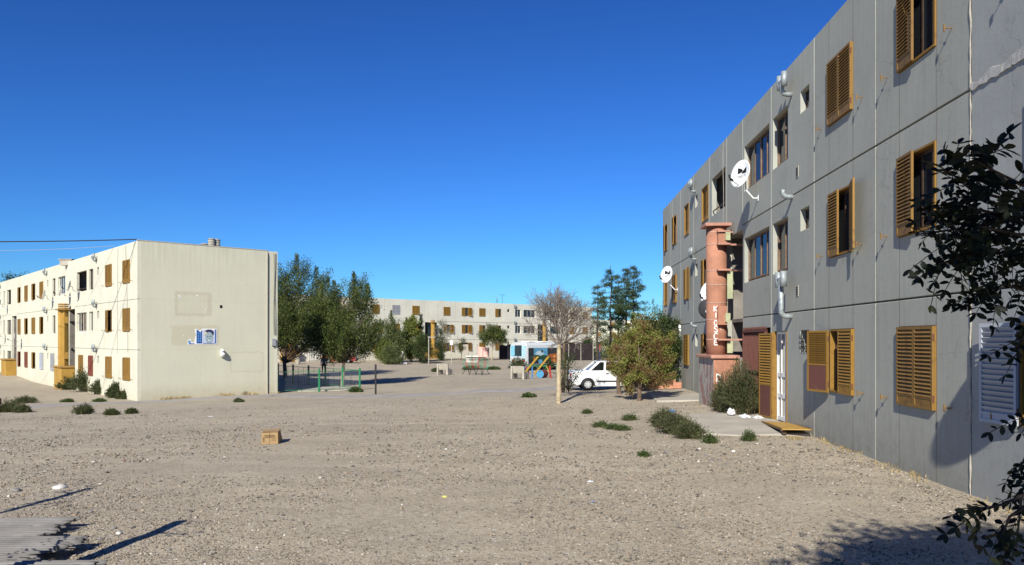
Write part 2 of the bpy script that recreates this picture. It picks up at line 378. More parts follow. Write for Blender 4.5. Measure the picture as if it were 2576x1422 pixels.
# worn pavement strip that passes the end wall and crosses the yard
def strip(name, pts, width, mat, lift, label):
    pts = [Vector((p[0], p[1], 0)) for p in pts]
    res = []
    for i in range(len(pts) - 1):
        for k in range(12): res.append(pts[i].lerp(pts[i + 1], k / 12))
    res.append(pts[-1]); vs = []; fs = []
    for i, p in enumerate(res):
        t = (res[min(i + 1, len(res) - 1)] - res[max(i - 1, 0)]).normalized(); nrm = Vector((-t.y, t.x, 0))
        for j, s in enumerate((-1, -.5, 0, .5, 1)):
            e = width / 2 * s * (1 + (.12 * noise.noise((p.x * .9, p.y * .9, s * 5)) if abs(s) == 1 else 0))
            q = p + nrm * e; vs.append((q.x, q.y, gz(q.x, q.y) + lift - (.05 if abs(s) == 1 else 0)))
        if i:
            for j in range(4): a = (i - 1) * 5 + j; fs.append((a, a + 5, a + 6, a + 1))
    m = MB(); m.add(vs, fs)
    return tag(m.build(name, mat, smooth=True), label=label, kind='structure')
path_px = [(-160, 1038), (60, 1025), (345, 1013), (520, 1003), (697, 996), (945, 998), (1100, 993), (1290, 984), (1400, 976), (1500, 967)]
strip('pavement', [gp(*p) for p in path_px], 1.7, M['path'], .05, 'worn grey pavement strip passing the end wall and crossing the yard')
def slab(name, poly, lift, mat, label, z=None, thick=.14):
    b = bmesh.new(); vs = []
    for x, y in poly: vs.append(b.verts.new((x, y, (gz(x, y) if z is None else z) + lift)))
    f = b.faces.new(vs); bmesh.ops.recalc_face_normals(b, faces=[f])
    if f.normal.z < 0: f.normal_flip()
    g = bmesh.ops.extrude_face_region(b, geom=[f])
    bmesh.ops.translate(b, verts=[v for v in g['geom'] if isinstance(v, bmesh.types.BMVert)], vec=(0, 0, -thick))
    bmesh.ops.recalc_face_normals(b, faces=b.faces[:])
    bmesh.ops.bevel(b, geom=[e for e in b.edges], offset=.02, segments=1, affect='EDGES')
    me = bpy.data.meshes.new(name); b.to_mesh(me); b.free(); me.materials.append(mat)
    return tag(obj(name, me), label=label, kind='structure')
def fac_x(y): return 5.42 + .0485 * y
slab('doorstep_apron', [(3.95, 16.3), (4.6, 15.75), (5.6, 15.9), (fac_x(15.9) - .01, 15.9), (fac_x(20.2) - .01, 20.2), (5.4, 20.3), (4.65, 20.15), (4.2, 18.2)], .05, M['slab'], 'dusty concrete apron in front of the ground floor doors')
slab('side_walk', [(4.7, 25.1), (5.62, 24.9), (fac_x(24.9) - .01, 24.95), (fac_x(31) - .01, 31.), (5.3, 31.2)], .05, M['slab'], 'concrete walk along the grey block beyond the flue cabinet')
slab('yard_slab', [(-12.6, 45.35), (-9.2, 46.2), (-9.5, 47.0), (-11.0, 49.1), (-11.9, 48.3)], .10, M['concrete_pale'], 'pale concrete slab inside the green fence')

# ================================================================== apartment blocks
JZ = [0.0, 2.62, 5.22, 8.2]
SILL = [1.0, 3.58, 6.12]; HEAD = [2.2, 4.80, 7.34]
def panel_mesh(u0, u1, z0, z1, holes, mat, t=.16, g=.014):
    us = sorted({u0 + g, u1 - g, *[h[0] for h in holes], *[h[1] for h in holes]})
    zs = sorted({z0 + g, z1 - g, *[h[2] for h in holes], *[h[3] for h in holes]})
    us = [u for u in us if u0 + g - 1e-6 <= u <= u1 - g + 1e-6]; zs = [z for z in zs if z0 + g - 1e-6 <= z <= z1 - g + 1e-6]
    def solid(i, j):
        if i < 0 or j < 0 or i >= len(us) - 1 or j >= len(zs) - 1: return False
        cu, cz = (us[i] + us[i + 1]) / 2, (zs[j] + zs[j + 1]) / 2
        return not any(h[0] < cu < h[1] and h[2] < cz < h[3] for h in holes)
    m = MB()
    for i in range(len(us) - 1):
        for j in range(len(zs) - 1):
            if not solid(i, j): continue
            a, b, c, d = us[i], us[i + 1], zs[j], zs[j + 1]
            m.quad((a, 0, c), (a, 0, d), (b, 0, d), (b, 0, c)); m.quad((a, -t, c), (b, -t, c), (b, -t, d), (a, -t, d))
            if not solid(i - 1, j): m.quad((a, 0, c), (a, -t, c), (a, -t, d), (a, 0, d))
            if not solid(i + 1, j): m.quad((b, 0, c), (b, 0, d), (b, -t, d), (b, -t, c))
            if not solid(i, j - 1): m.quad((a, 0, c), (b, 0, c), (b, -t, c), (a, -t, c))
            if not solid(i, j + 1): m.quad((a, 0, d), (a, -t, d), (b, -t, d), (b, 0, d))
    me = m.mesh('panel', mat)
    b = bmesh.new(); b.from_mesh(me); bmesh.ops.remove_doubles(b, verts=b.verts[:], dist=1e-5)
    ed = [e for e in b.edges if len(e.link_faces) == 2 and e.calc_face_angle(0) > 1 and max(v.co.y for v in e.verts) > -1e-4]
    bmesh.ops.bevel(b, geom=ed, offset=.008, segments=1, affect='EDGES'); b.to_mesh(me); b.free()
    return me
SLATS = {}
def slat_mesh(wd, mat, sg):
    k = (round(wd, 3), mat.name, sg)
    if k not in SLATS:
        m = MB(); Mx = Matrix.Rotation(R(32 * sg), 4, 'X'); m.box(0, wd, -.004, .004, -.035, .035, Mx); SLATS[k] = m.mesh('slat', mat)
    return SLATS[k]
def leaf(parent, hinge, sign, wd, z0, z1, ang, mat, detail=False, solid=.15, solid_mat=None, y=.012, n=None, name='shutter', label=None):
    """one louvred shutter leaf; sign=+1 hinges on its low-u side, -1 on its high-u side; ang opens it outward"""
    h = z1 - z0; m = MB(); s = .042; t = .017
    m.box(0, s, -t, t, 0, h); m.box(wd - s, wd, -t, t, 0, h); m.box(s, wd - s, -t, t, h - s, h); m.box(s, wd - s, -t, t, 0, s)
    mats = [mat]
    if solid:
        if solid_mat: mats.append(solid_mat); m.cur = 1
        m.box(s, wd - s, -.008, .008, s, solid); m.cur = 0
        m.box(s, wd - s, -t + .002, t - .002, solid, solid + .03)
    lo = (solid + .03) if solid else s
    cnt = n or max(4, int((h - s - lo) / .054)); pitch = (h - s - lo) / cnt
    if not detail:
        for k in range(cnt):
            m.box(s, wd - s, -.003, .003, -.03, .03, Matrix.Translation((0, 0, lo + pitch * (k + .5))) @ Matrix.Rotation(R(32 * sign), 4, 'X'))
    ang_r = R(ang) if sign > 0 else math.pi - R(ang)
    o = m.build(name, mats, parent, (hinge, y, z0), (0, 0, ang_r))
    if label: o['label'] = label
    if detail:
        me = slat_mesh(wd - 2 * s, mat, sign)
        for k in range(cnt): obj('slat', me, o, (s, 0, lo + pitch * (k + .5)))
        for zz in (.16, h - .16):
            hb = MB(); hb.tube([(0, .0, zz - .05), (0, .0, zz + .05)], .012, 6); hb.build('hinge', M['rust'], o)
    return o
def window(parent, u0, u1, z0, z1, mat, cols=2, y=-.10, curtain=None, fr=.05, rails=(), bars=False, swing=0.0):
    m = MB(); a, b = u0 + .002, u1 - .002; c, d = z0 + .002, z1 - .002
    m.box(a, a + fr, y - .05, y, c, d); m.box(b - fr, b, y - .05, y, c, d)
    m.box(a + fr, b - fr, y - .05, y, d - fr, d); m.box(a + fr, b - fr, y - .05, y, c, c + fr)
    wv = (b - a - 2 * fr) / cols
    for k in range(1, cols): m.box(a + fr + wv * k - .022, a + fr + wv * k + .022, y - .045, y - .005, c + fr, d - fr)
    for rz_ in rails: m.box(a + fr, b - fr, y - .043, y - .007, rz_ - .02, rz_ + .02)
    o = m.build('window', mat, parent)
    for k in range(cols):
        g = MB(); off = .0 if k % 2 else .012
        pc = a + fr + wv * (k + .5); g.box(-wv / 2 + .02, wv / 2 - .02, -.003, .003, c + fr - .005, d - fr + .005); g.build('pane', M['glass'], o, (pc, y - .029 + off - (.028 if swing else 0), 0), (0, 0, R(swing)))
    if curtain:
        cm, f0, f1 = curtain
        g = MB(); n = 24
        us = [u0 + (u1 - u0) * (f0 + (f1 - f0) * i / n) for i in range(n + 1)]
        for i in range(n):
            ya, yb = y - .17 + .03 * math.sin(i * 1.7), y - .17 + .03 * math.sin((i + 1) * 1.7)
            g.quad((us[i], ya, z0), (us[i], ya, z1), (us[i + 1], yb, z1), (us[i + 1], yb, z0))
        g.build('curtain', M[cm], o, smooth=True)
    if bars:
        g = MB(); k = 5
        for i in range(1, k): uu = u0 + (u1 - u0) * i / k; g.tube([(uu, .015, z0), (uu, .015, z1)], .008, 5)
        for zz in (z0 + .12, (z0 + z1) / 2, z1 - .12): g.tube([(u0 - .05, .015, zz), (u1 + .05, .015, zz)], .008, 5)
        g.build('grille', M['steel_dark'], o)
    return o
def holdbacks(parent, u0, u1, z):
    for uu in (u0 - .42, u1 + .42):
        m = MB(); m.tube([(uu, 0, z), (uu, .11, z)], .008, 5); m.box(uu - .008, uu + .008, .095, .112, z - .05, z + .05)
        m.tube([(uu - .03, .05, z - .02), (uu + .03, .05, z + .02)], .006, 5); m.build('shutter_catch', M['shutter_old'], parent)
def flue(parent, u, z, big=False, cowl=True, elbow_only=False, sc=1.0):
    m = MB(); r = .055 * sc; out = .22 * sc; n = 10
    up = (.75 if big else .30) * sc
    pts = [(u, -.02, z), (u, .09 * sc, z), (u, .17 * sc, z + .02 * sc), (u, out, z + .09 * sc), (u, out, z + .16 * sc)]
    if not elbow_only: pts.append((u, out, z + up))
    m.tube(pts, r, n)
    if cowl and not elbow_only:
        zt = z + up
        m.tube([(u - .16 * sc, out, zt), (u + .16 * sc, out, zt)], r * .95, n)
        for s in (-1, 1): m.tube([(u + s * .16 * sc, out, zt - .15 * sc), (u + s * .16 * sc, out, zt + .16 * sc)], r * 1.25, n)
    return m.build('flue_pipe', M['steel_galv'], parent, smooth=True)

class Block:
    def __init__(s, label, origin, d, base, bays, wall, stairs=(), depth=7.57, group=None, wall_of=None, seal_gap=.014, room=True):
        s.d = Vector((d[0], d[1])).normalized(); s.base = base; s.bays = bays; s.wall = wall; s.stairs = stairs; s.depth = depth
        s.root = empty('apartment_block', (origin[0], origin[1], base), math.atan2(s.d.y, s.d.x)); tag(s.root, label, 'building', group)
        s.dark_joints = (); s.holes = {}; s.wall_of = wall_of or {}; s.gap = seal_gap
    def hole(s, fl, u0, u1, z0, z1): s.holes.setdefault(fl, []).append((u0, u1, z0, z1))
    def finish(s, end_walls=True, interior=True):
        P = s.root; U0, U1 = s.bays[0], s.bays[-1]
        for fl in range(3):
            for i in range(len(s.bays) - 1):
                a, b = s.bays[i], s.bays[i + 1]; z0, z1 = JZ[fl], JZ[fl + 1]
                if i in s.stairs:
                    if fl < 2: continue
                    z0 = 5.08
                hs = [h for h in s.holes.get(fl, []) if a < (h[0] + h[1]) / 2 < b]
                hs = [(max(h[0], a + .05), min(h[1], b - .05), h[2], h[3]) for h in hs]
                if fl == 0: z0 = -.5
                obj('panel', panel_mesh(a, b, z0, z1, hs, s.wall_of.get((i, fl), s.wall), g=s.gap), P)
        # sealed joints between the panels
        for k, u in enumerate(s.bays[1:-1]):
            st = (k in s.stairs) or (k + 1 in s.stairs)
            lo_z = 5.1 if st else -.3; mid_z = max(lo_z, 2.62) if k in s.dark_joints else None
            for za, zb, mt in (((lo_z, JZ[3] - .01, 'seal'),) if mid_z is None else ((lo_z, mid_z - .002, 'seal'), (mid_z, JZ[3] - .01, 'seal_dark'))):
                m = MB(); m.box(u - s.gap - .004, u + s.gap + .004, -.10, -.012 if mt == 'seal' else -.03, za, zb); m.build('vertical_joint', M[mt], P)
        for fl in (1, 2):
            m = MB()
            for i in range(len(s.bays) - 1):
                if i in s.stairs and fl == 1: continue
                if i in s.stairs: continue
                m = MB(); m.box(s.bays[i] + .01, s.bays[i + 1] - .01, -.12, -.035, JZ[fl] - s.gap - .004, JZ[fl] + s.gap + .004); m.build('horizontal_joint', M['seal_dark'], P)
        if interior:
            m = MB()
            for z in (.02, 2.52, 5.10): m.box(U0 + .2, U1 - .2, -2.6, -.161, z, z + .10)
            m.build('floor_slab', M['room'], P)
            m = MB(); m.box(U0 + .2, U1 - .2, -s.depth + .2, -2.6, -.4, JZ[3] - .5); m.build('inner_wall', M['room'], P)
            m = MB()
            for i, u in enumerate(s.bays[1:-1]): m.box(u - .05, u + .05, -2.6, -.165, -.4, JZ[3] - .5)
            m.build('partition', M['room'], P)
        m = MB(); m.box(U0 + .16, U1 - .16, -s.depth + .16, -.165, JZ[3] - .5, JZ[3] - .12); m.build('roof', M['roofing'], P)
        m = MB(); m.box(U0, U1, -s.depth, -s.depth + .15, -.5, JZ[3]); m.build('rear_wall', s.wall, P)
        if end_walls:
            for ua, ub in ((U0, U0 + .15), (U1 - .15, U1)):
                m = MB(); m.box(ua + .001, ub - .001, -s.depth + .151, -.162, -.5, JZ[3] - .004); m.build('end_wall', s.wall, P)
    def stair(s, i, lit=True, dark=False):
        a, b = s.bays[i], s.bays[i + 1]; P = s.root; y = -.55
        m = MB(); m.box(a - .12, a - .002, y - .1, -.161, -.3, 5.1); m.box(b + .002, b + .12, y - .1, -.161, -.3, 5.1); m.box(a, b, y - .1, -.161, 5.085, 5.2)
        m.build('stair_recess', s.wall, P)
        m = MB(); cols = 3; rows = 6; zz = [0.05 + (5.08 - .05) * k / rows for k in range(rows + 1)]; uu = [a + (b - a) * k / cols for k in range(cols + 1)]
        for u in uu: m.box(u - .03, u + .03, y - .03, y + .03, .0, 5.08)
        for z in zz: m.box(a, b, y - .026, y + .026, z - .025, z + .025)
        fr = m.build('stair_glazing', M['steel_dark'] if not dark else M['rust'], P)
        for ci in range(cols):
            for ri in range(rows):
                g = MB(); g.box(uu[ci] + .03, uu[ci + 1] - .03, y - .006, y, zz[ri] + .025, zz[ri + 1] - .025)
                g.build('pane', M['glass'] if (ci * 7 + ri * 3) % 5 else M['lit_pane_board'], fr)
M['lit_pane_board'] = simple('greenish_lit_pane_and_board', (.40, .42, .26), .35, .3, 3)  # pale green painted on some stair panes as if lit, and on boards

M['wood_brown'] = simple('weathered_brown_wood', (.20, .13, .085), .6, .35, 8)
def bed(B, fl, u0, u1, style='closed', mat='shutter', detail=False, frame='shutter', catch=True, curtain=None):
    z0, z1 = SILL[fl], HEAD[fl]; P = B.root; B.hole(fl, u0, u1, z0, z1); wd = (u1 - u0) / 2 - .004; mt = M[mat]
    # the painted frame that lines the opening
    m = MB(); e = .035
    m.box(u0 + .003, u0 + e, -.13, .02, z0 + .003, z1 - .003); m.box(u1 - e, u1 - .003, -.13, .02, z0 + .003, z1 - .003)
    m.box(u0 + e, u1 - e, -.13, .02, z1 - e, z1 - .003); m.box(u0 + e, u1 - e, -.13, .025, z0 + .003, z0 + e)
    m.build('shutter_frame', M[frame], P)
    a, b, c, d = u0 + .006, u1 - .006, z0 + .006, z1 - .006
    kw = dict(detail=detail)
    if style != 'closed': window(P, u0 + .036, u1 - .036, z0 + .036, z1 - .036, M['wood'], 2, -.07, curtain=curtain)
    if style == 'closed':
        leaf(P, a, 1, wd, c, d, 0, mt, **kw, y=.038); leaf(P, b, -1, wd, c, d, 0, mt, **kw, y=.038)
    elif style == 'recess':
        leaf(P, a + .035, 1, wd - .04, c + .04, d - .04, 0, mt, **kw, y=-.045); leaf(P, b - .035, -1, wd - .04, c + .04, d - .04, 0, mt, **kw, y=-.045)
    elif style == 'half_low':        # the leaf on the low-u side is missing or folded away
        leaf(P, b, -1, wd, c, d, 3, mt, **kw, y=.038)
    elif style == 'half_high':
        leaf(P, a, 1, wd, c, d, 3, mt, **kw, y=.038)
    elif style == 'open_low':
        leaf(P, a, 1, wd, c, d, 165, mt, **kw, y=.04); leaf(P, b, -1, wd, c, d, 2, mt, **kw, y=.038)
    elif style == 'open_high':
        leaf(P, a, 1, wd, c, d, 2, mt, **kw, y=.038); leaf(P, b, -1, wd, c, d, 168, mt, **kw, y=.04)
    elif style == 'open_both':
        leaf(P, a, 1, wd, c, d, 172, mt, **kw, y=.04); leaf(P, b, -1, wd, c, d, 172, mt, **kw, y=.04)
    elif style == 'ajar':
        leaf(P, a, 1, wd, c, d, 0, mt, **kw, y=.038); leaf(P, b, -1, wd, c, d, 24, mt, **kw, y=.038)
    if catch: holdbacks(P, u0, u1, z0 + .08)
def small(B, fl, u0, u1, bars=False, h=.44):
    z1 = HEAD[fl]; z0 = z1 - h; B.hole(fl, u0, u1, z0, z1); window(B.root, u0, u1, z0, z1, M['wood'], 1, -.11, fr=.04, rails=((z0 + z1) / 2,), bars=bars)
def glazed(B, fl, u0, u1, cols, curtain=None, mat='wood', open_dark=False, bars=False, swing=0.0):
    z0, z1 = SILL[fl], HEAD[fl]; B.hole(fl, u0, u1, z0, z1)
    if open_dark:
        m = MB(); m.tube([(u0 + .02, -.04, z0 + .16), (u1 - .02, -.04, z0 + .16)], .02, 6); m.build('rail', M['wood'], B.root)
        return
    window(B.root, u0, u1, z0, z1, M[mat], cols, -.11, curtain=curtain, fr=.045, rails=(z0 + .09,), bars=bars, swing=swing)

# ------------------------------------------------------------------ the grey block on the near side
RB_Y0 = 4.0
RB = Block('long grey three-storey panel block with mustard louvred shutters and satellite dishes', (fac_x(RB_Y0), RB_Y0), (.0485, 1), 0.0,
           [y - RB_Y0 for y in (4.1, 7.0, 9.92, 12.81, 15.79, 18.85, 21.64, 23.6, 26.1, 29.0, 31.86, 34.5, 36.9)], M['grey_wall'], stairs=(6,),
           wall_of={(i, f): M['grey_wall_new'] for i in (0, 1) for f in range(3)})
u = lambda y: y - RB_Y0
bed(RB, 2, u(10.81), u(11.95), 'half_low', 'shutter_old', True, curtain=('curtain_grey', .0, .25))
bed(RB, 1, u(10.81), u(11.95), 'half_low', 'shutter_old', True)
bed(RB, 0, u(10.81), u(11.95), 'closed', 'shutter_old', True)
bed(RB, 2, u(13.78), u(14.96), 'closed', 'shutter_old', True)
bed(RB, 1, u(13.80), u(14.90), 'open_low', 'shutter', True)
# ground floor window with one leaf folded back, its lower half red oxide
z0, z1 = SILL[0], HEAD[0]
bed(RB, 0, u(13.72), u(14.88), 'half_high', 'shutter', True)
leaf(RB.root, u(14.88) - .006, -1, .62, z0 - .02, z1 - .02, 162, M['shutter'], True, .52, M['rust'], y=.05, n=14, label='folded back leaf with red oxide lower half')
bed(RB, 0, u(7.70), u(8.86), 'half_high', 'shutter', True)
leaf(RB.root, u(8.86) - .006, -1, .64, z0, z1, 174, M['shutter_white'], True, .10, y=.05, n=16, label='white louvred leaf folded back')
bed(RB, 1, u(7.50), u(8.64), 'closed', 'shutter_old', False)
bed(RB, 2, u(7.50), u(8.64), 'closed', 'shutter_old', False)
for fl in range(3):
    small(RB, fl, u(16.1), u(16.66), bars=(fl == 0), h=.46)
    if fl:
        glazed(RB, fl, u(17.54), u(18.72), 2, ('curtain_grey', .45, 1.), swing=2.5, mat='wood_brown')
        glazed(RB, fl, u(19.03), u(21.45), 4, ('curtain_grey', .0, .45), swing=3.6, mat='wood_brown')
# ground floor entrances: white barred door and the brown grille beside it
RB.hole(0, u(17.62), u(18.62), .06, 2.2)
RB.hole(0, u(18.92), u(21.45), .06, 2.3)
M['gate_dark'] = rusty('dark_brown_sheet', (.055, .025, .02), (.11, .05, .035), .55, 4)
def entrance():
    P = RB.root; a, b = u(17.62), u(18.62)
    m = MB()
    m.box(a + .01, a + .07, -.12, -.06, .07, 2.19); m.box(b - .07, b - .01, -.12, -.06, .07, 2.19); m.box(a + .07, b - .07, -.12, -.06, 2.13, 2.19)
    for zz in (.09, .62, 1.12): m.box(a + .07, b - .07, -.115, -.065, zz, zz + .10)
    m.box(a + .30, a + .36, -.115, -.065, .19, 2.13); m.box(b - .36, b - .30, -.115, -.065, .19, 2.13)
    d = m.build('door', M['white_paint'], P)
    g = MB()
    for k in range(9): g.tube([(a + .09, -.10, .26 + .2 * k), (b - .09, -.10, .26 + .2 * k)], .009, 5)
    for k in range(5): g.tube([(a + .14 + .18 * k, -.09, .12), (a + .14 + .18 * k, -.09, 2.12)], .008, 5)
    g.build('door_grille', M['white_paint'], d)
    g = MB(); g.box(a + .07, b - .07, -.095, -.09, .12, 2.12); g.build('pane', M['glass'], d)
    # louvred door leaf swung out with red oxide foot
    lf = leaf(P, b + .03, 1, .62, .10, 2.16, 12, M['shutter'], True, .78, M['rust'], y=.05, n=18, name='louvred_door', label='louvred mustard door leaf with red oxide foot')
    m = MB(); m.box(b - .004, b + .03, -.13, .05, .07, 2.19); m.box(a - .03, a, -.13, .02, .07, 2.19); m.build('door_frame', M['shutter'], P)
    a, b = u(19.25), u(21.45)
    m = MB(); m.box(a, a + .06, -.02, .06, .08, 2.28); m.box(b - .06, b, -.02, .06, .08, 2.28); m.box(a, b, -.02, .06, 2.2, 2.28); m.box(a, b, -.02, .06, 1.15, 1.2)
    for k in range(1, 22): uu = a + (b - a) * k / 22; m.box(uu - .012, uu + .012, .01, .035, .1, 2.2)
    m.build('iron_gate', M['rust'], P)
    m = MB(); m.box(a + .06, b - .06, -.14, -.11, .08, 2.28); m.build('gate_panel', M['gate_dark'], P)
    m = MB()
    for k in range(12): uu = a + (b - a) * (k + .5) / 12; m.box(uu - .03, uu + .03, -.03, .05, 2.285, 2.33)
    m.build('gate_crest', M['rust'], P)
entrance()
glazed(RB, 2, u(23.8), u(25.75), 2, open_dark=True)
glazed(RB, 1, u(23.8), u(25.75), 3, ('curtain_blue', .3, .8))
glazed(RB, 0, u(23.8), u(25.75), 2, ('curtain_grey', .0, .3))
for fl, st in ((2, 'recess'), (1, 'half_low'), (0, 'half_low')): bed(RB, fl, u(26.3), u(27.4), st, 'shutter', catch=False)
for fl in range(3):
    small(RB, fl, u(28.25), u(28.7))
    for (a, b), st in zip(((29.95, 30.95), (32.85, 33.85), (35.4, 36.4)), ('recess', 'half_low', 'half_low') if fl == 2 else ('open_low', 'closed', 'recess') if fl == 1 else ('closed', 'closed', 'closed')):
        bed(RB, fl, u(a), u(b), st, 'shutter', catch=False)
RB.stair(6, dark=True); RB.dark_joints = (2, 3, 5)
RB.finish()
P = RB.root
flue(P, u(17.25), 7.48, cowl=True, sc=1.0); flue(P, u(17.2), 5.18, elbow_only=True, sc=1.0); flue(P, u(17.25), 2.52, big=True, sc=1.1)
flue(P, u(28.6), 7.5, cowl=True, sc=.9); flue(P, u(28.5), 4.98, cowl=True, sc=.9); flue(P, u(28.4), 2.50, elbow_only=True, sc=.9)
m = MB(); m.box(u(31.9) - .06, u(31.9) + .06, 0, .09, 2.35, 2.62); m.build('wall_box', M['white_paint'], P)
for uu, z in ((u(16.85), 5.55), (u(16.85), 2.95)):
    m = MB(); m.box(uu - .07, uu + .07, 0, .012, z, z + .24)
    m.build('air_vent', M['concrete_pale'], P)
    m = MB()
    for k in range(4): m.box(uu - .05, uu + .05, .0125, .02, z + .03 + .05 * k, z + .055 + .05 * k)
    m.build('vent_slot', M['black'], P)
M['mortar_pale'] = simple('pale_smeared_mortar', (.44, .43, .40), .92, .3, 7, bmp=.6)
# ragged mortar bead that closes the expansion joint of the block
m = MB(); uj = u(9.92)
for z0_, z1_ in ((-.1, 2.6), (2.64, 5.2), (5.24, 8.15)):
    pts = [(uj + random.uniform(-.012, .012), .006, z0_ + (z1_ - z0_) * k / 24) for k in range(25)]
    m.tube(pts, [random.uniform(.006, .015) for _ in pts], 6)
m.build('mortar_bead', M['seal'], P)
m = MB(); ne = 60; lo_, hi_ = [], []
for k in range(ne + 1):
    uu = uj - .02 - 2.85 * k / ne; zz = 5.24 + .02 * k / ne
    lo_.append((uu, zz - .035 - .05 * abs(noise.noise((k * .21, 0, 1))) * 2)); hi_.append((uu, zz + .05 + .09 * k / ne + .05 * noise.noise((k * .17, 4, 1))))
for k in range(ne):
    y0_, y1_ = .02 + .008 * noise.noise((k * .7, 0, 7)), .02 + .008 * noise.noise(((k + 1) * .7, 0, 7))
    a_, b_, c_, d_ = (lo_[k][0], y0_, lo_[k][1]), (lo_[k + 1][0], y1_, lo_[k + 1][1]), (hi_[k + 1][0], y1_ * .6, hi_[k + 1][1]), (hi_[k][0], y0_ * .6, hi_[k][1])
    m.quad(a_, d_, c_, b_); m.quad((a_[0], -.005, a_[2] - .004), a_, b_, (b_[0], -.005, b_[2] - .004)); m.quad(d_, (d_[0], -.005, d_[2] + .01), (c_[0], -.005, c_[2] + .01), c_)
m.build('mortar_patch', M['mortar_pale'], P)
# drop cables on the wall
for y0_, z_a, z_b in ((33.9, 8.1, 6.1), (24.0, 8.15, 5.3)):
    m = MB(); m.tube([(u(y0_) + .05 * math.sin(k), .014, z_a + (z_b - z_a) * k / 8) for k in range(9)], .009, 5); m.build('wall_cable', M['cable_pale'], P)
m = MB(); m.tube([(u(31.9), .03, 0.0), (u(31.9), .03, 2.35)], .016, 6); m.build('down_pipe', M['cable_pale'], P)

# ------------------------------------------------------------------ the cream block whose end wall faces the yard
LBO = (-19.1, 39.3)
LB = Block('cream three-storey panel block with a blank end wall carrying a torn poster', LBO, (-.672, .741), -1.14,
           [0, 3.45, 6.5, 9.55, 12.6, 14.7, 17.6, 20.6, 23.5, 26.4, 29.2, 31.4, 33.5, 36.4, 39.4, 42.3, 45.5], M['cream_wall'], stairs=(4, 11), depth=7.57, seal_gap=.009)
st = {(0, 2): 'closed', (0, 1): 'closed', (0, 0): 'closed', (1, 2): 'closed', (1, 1): 'half_low', (1, 0): 'closed'}
for fl in range(3):
    bed(LB, fl, 1.2, 2.38, st[(0, fl)], 'shutter'); bed(LB, fl, 4.5, 5.65, st[(1, fl)], 'shutter')
    small(LB, fl, 7.1, 7.55)
    if fl == 0:
        bed(LB, 0, 8.35, 9.3, 'closed', 'shutter_red', catch=False); bed(LB, 0, 10.6, 11.6, 'closed', 'shutter', catch=False)
    else:
        glazed(LB, fl, 8.35, 9.3, 2, ('curtain_grey', .5, 1.), 'wood_white' if fl == 1 else 'wood')
        glazed(LB, fl, 9.8, 12.2, 4, ('curtain_white', .55, 1.), open_dark=(fl == 2), mat='wood_white')
    glazed(LB, fl, 15.1, 17.2, 4, ('curtain_grey', .1, .8), 'wood_white') if fl else bed(LB, 0, 15.6, 16.7, 'half_high', 'shutter_grey', catch=False)
    if fl: glazed(LB, fl, 17.9, 18.8, 1, ('curtain_grey', 0., .6))
    else: bed(LB, 0, 18.2, 19.2, 'closed', 'shutter_grey', catch=False)
    small(LB, fl, 20.05, 20.45)
    for k, (a, b) in enumerate(((21.6, 22.65), (24.3, 25.4), (27.0, 28.05), (29.75, 30.75))):
        s_ = ['closed', 'half_low', 'closed', 'half_low'][(k + fl) % 4]
        mt = 'shutter' if fl else ('shutter_white', 'shutter', 'shutter_red', 'shutter_red')[k]
        bed(LB, fl, a, b, s_, mt, catch=False)
    glazed(LB, fl, 33.8, 35.6, 2, ('curtain_red', .2, .7) if fl < 2 else None, open_dark=(fl == 2)); glazed(LB, fl, 36.55, 37.3, 1, ('curtain_red', .0, .6)); small(LB, fl, 38.3, 38.7)
    bed(LB, fl, 40.2, 41.3, 'closed', 'shutter', catch=False)
LB.stair(4); LB.stair(11)
LB.finish(end_walls=False)
P = LB.root
for uu in (7.55, 20.4, 38.6):
    for z in (7.72, 5.05, 2.45): flue(P, uu, z, cowl=True, sc=.9)
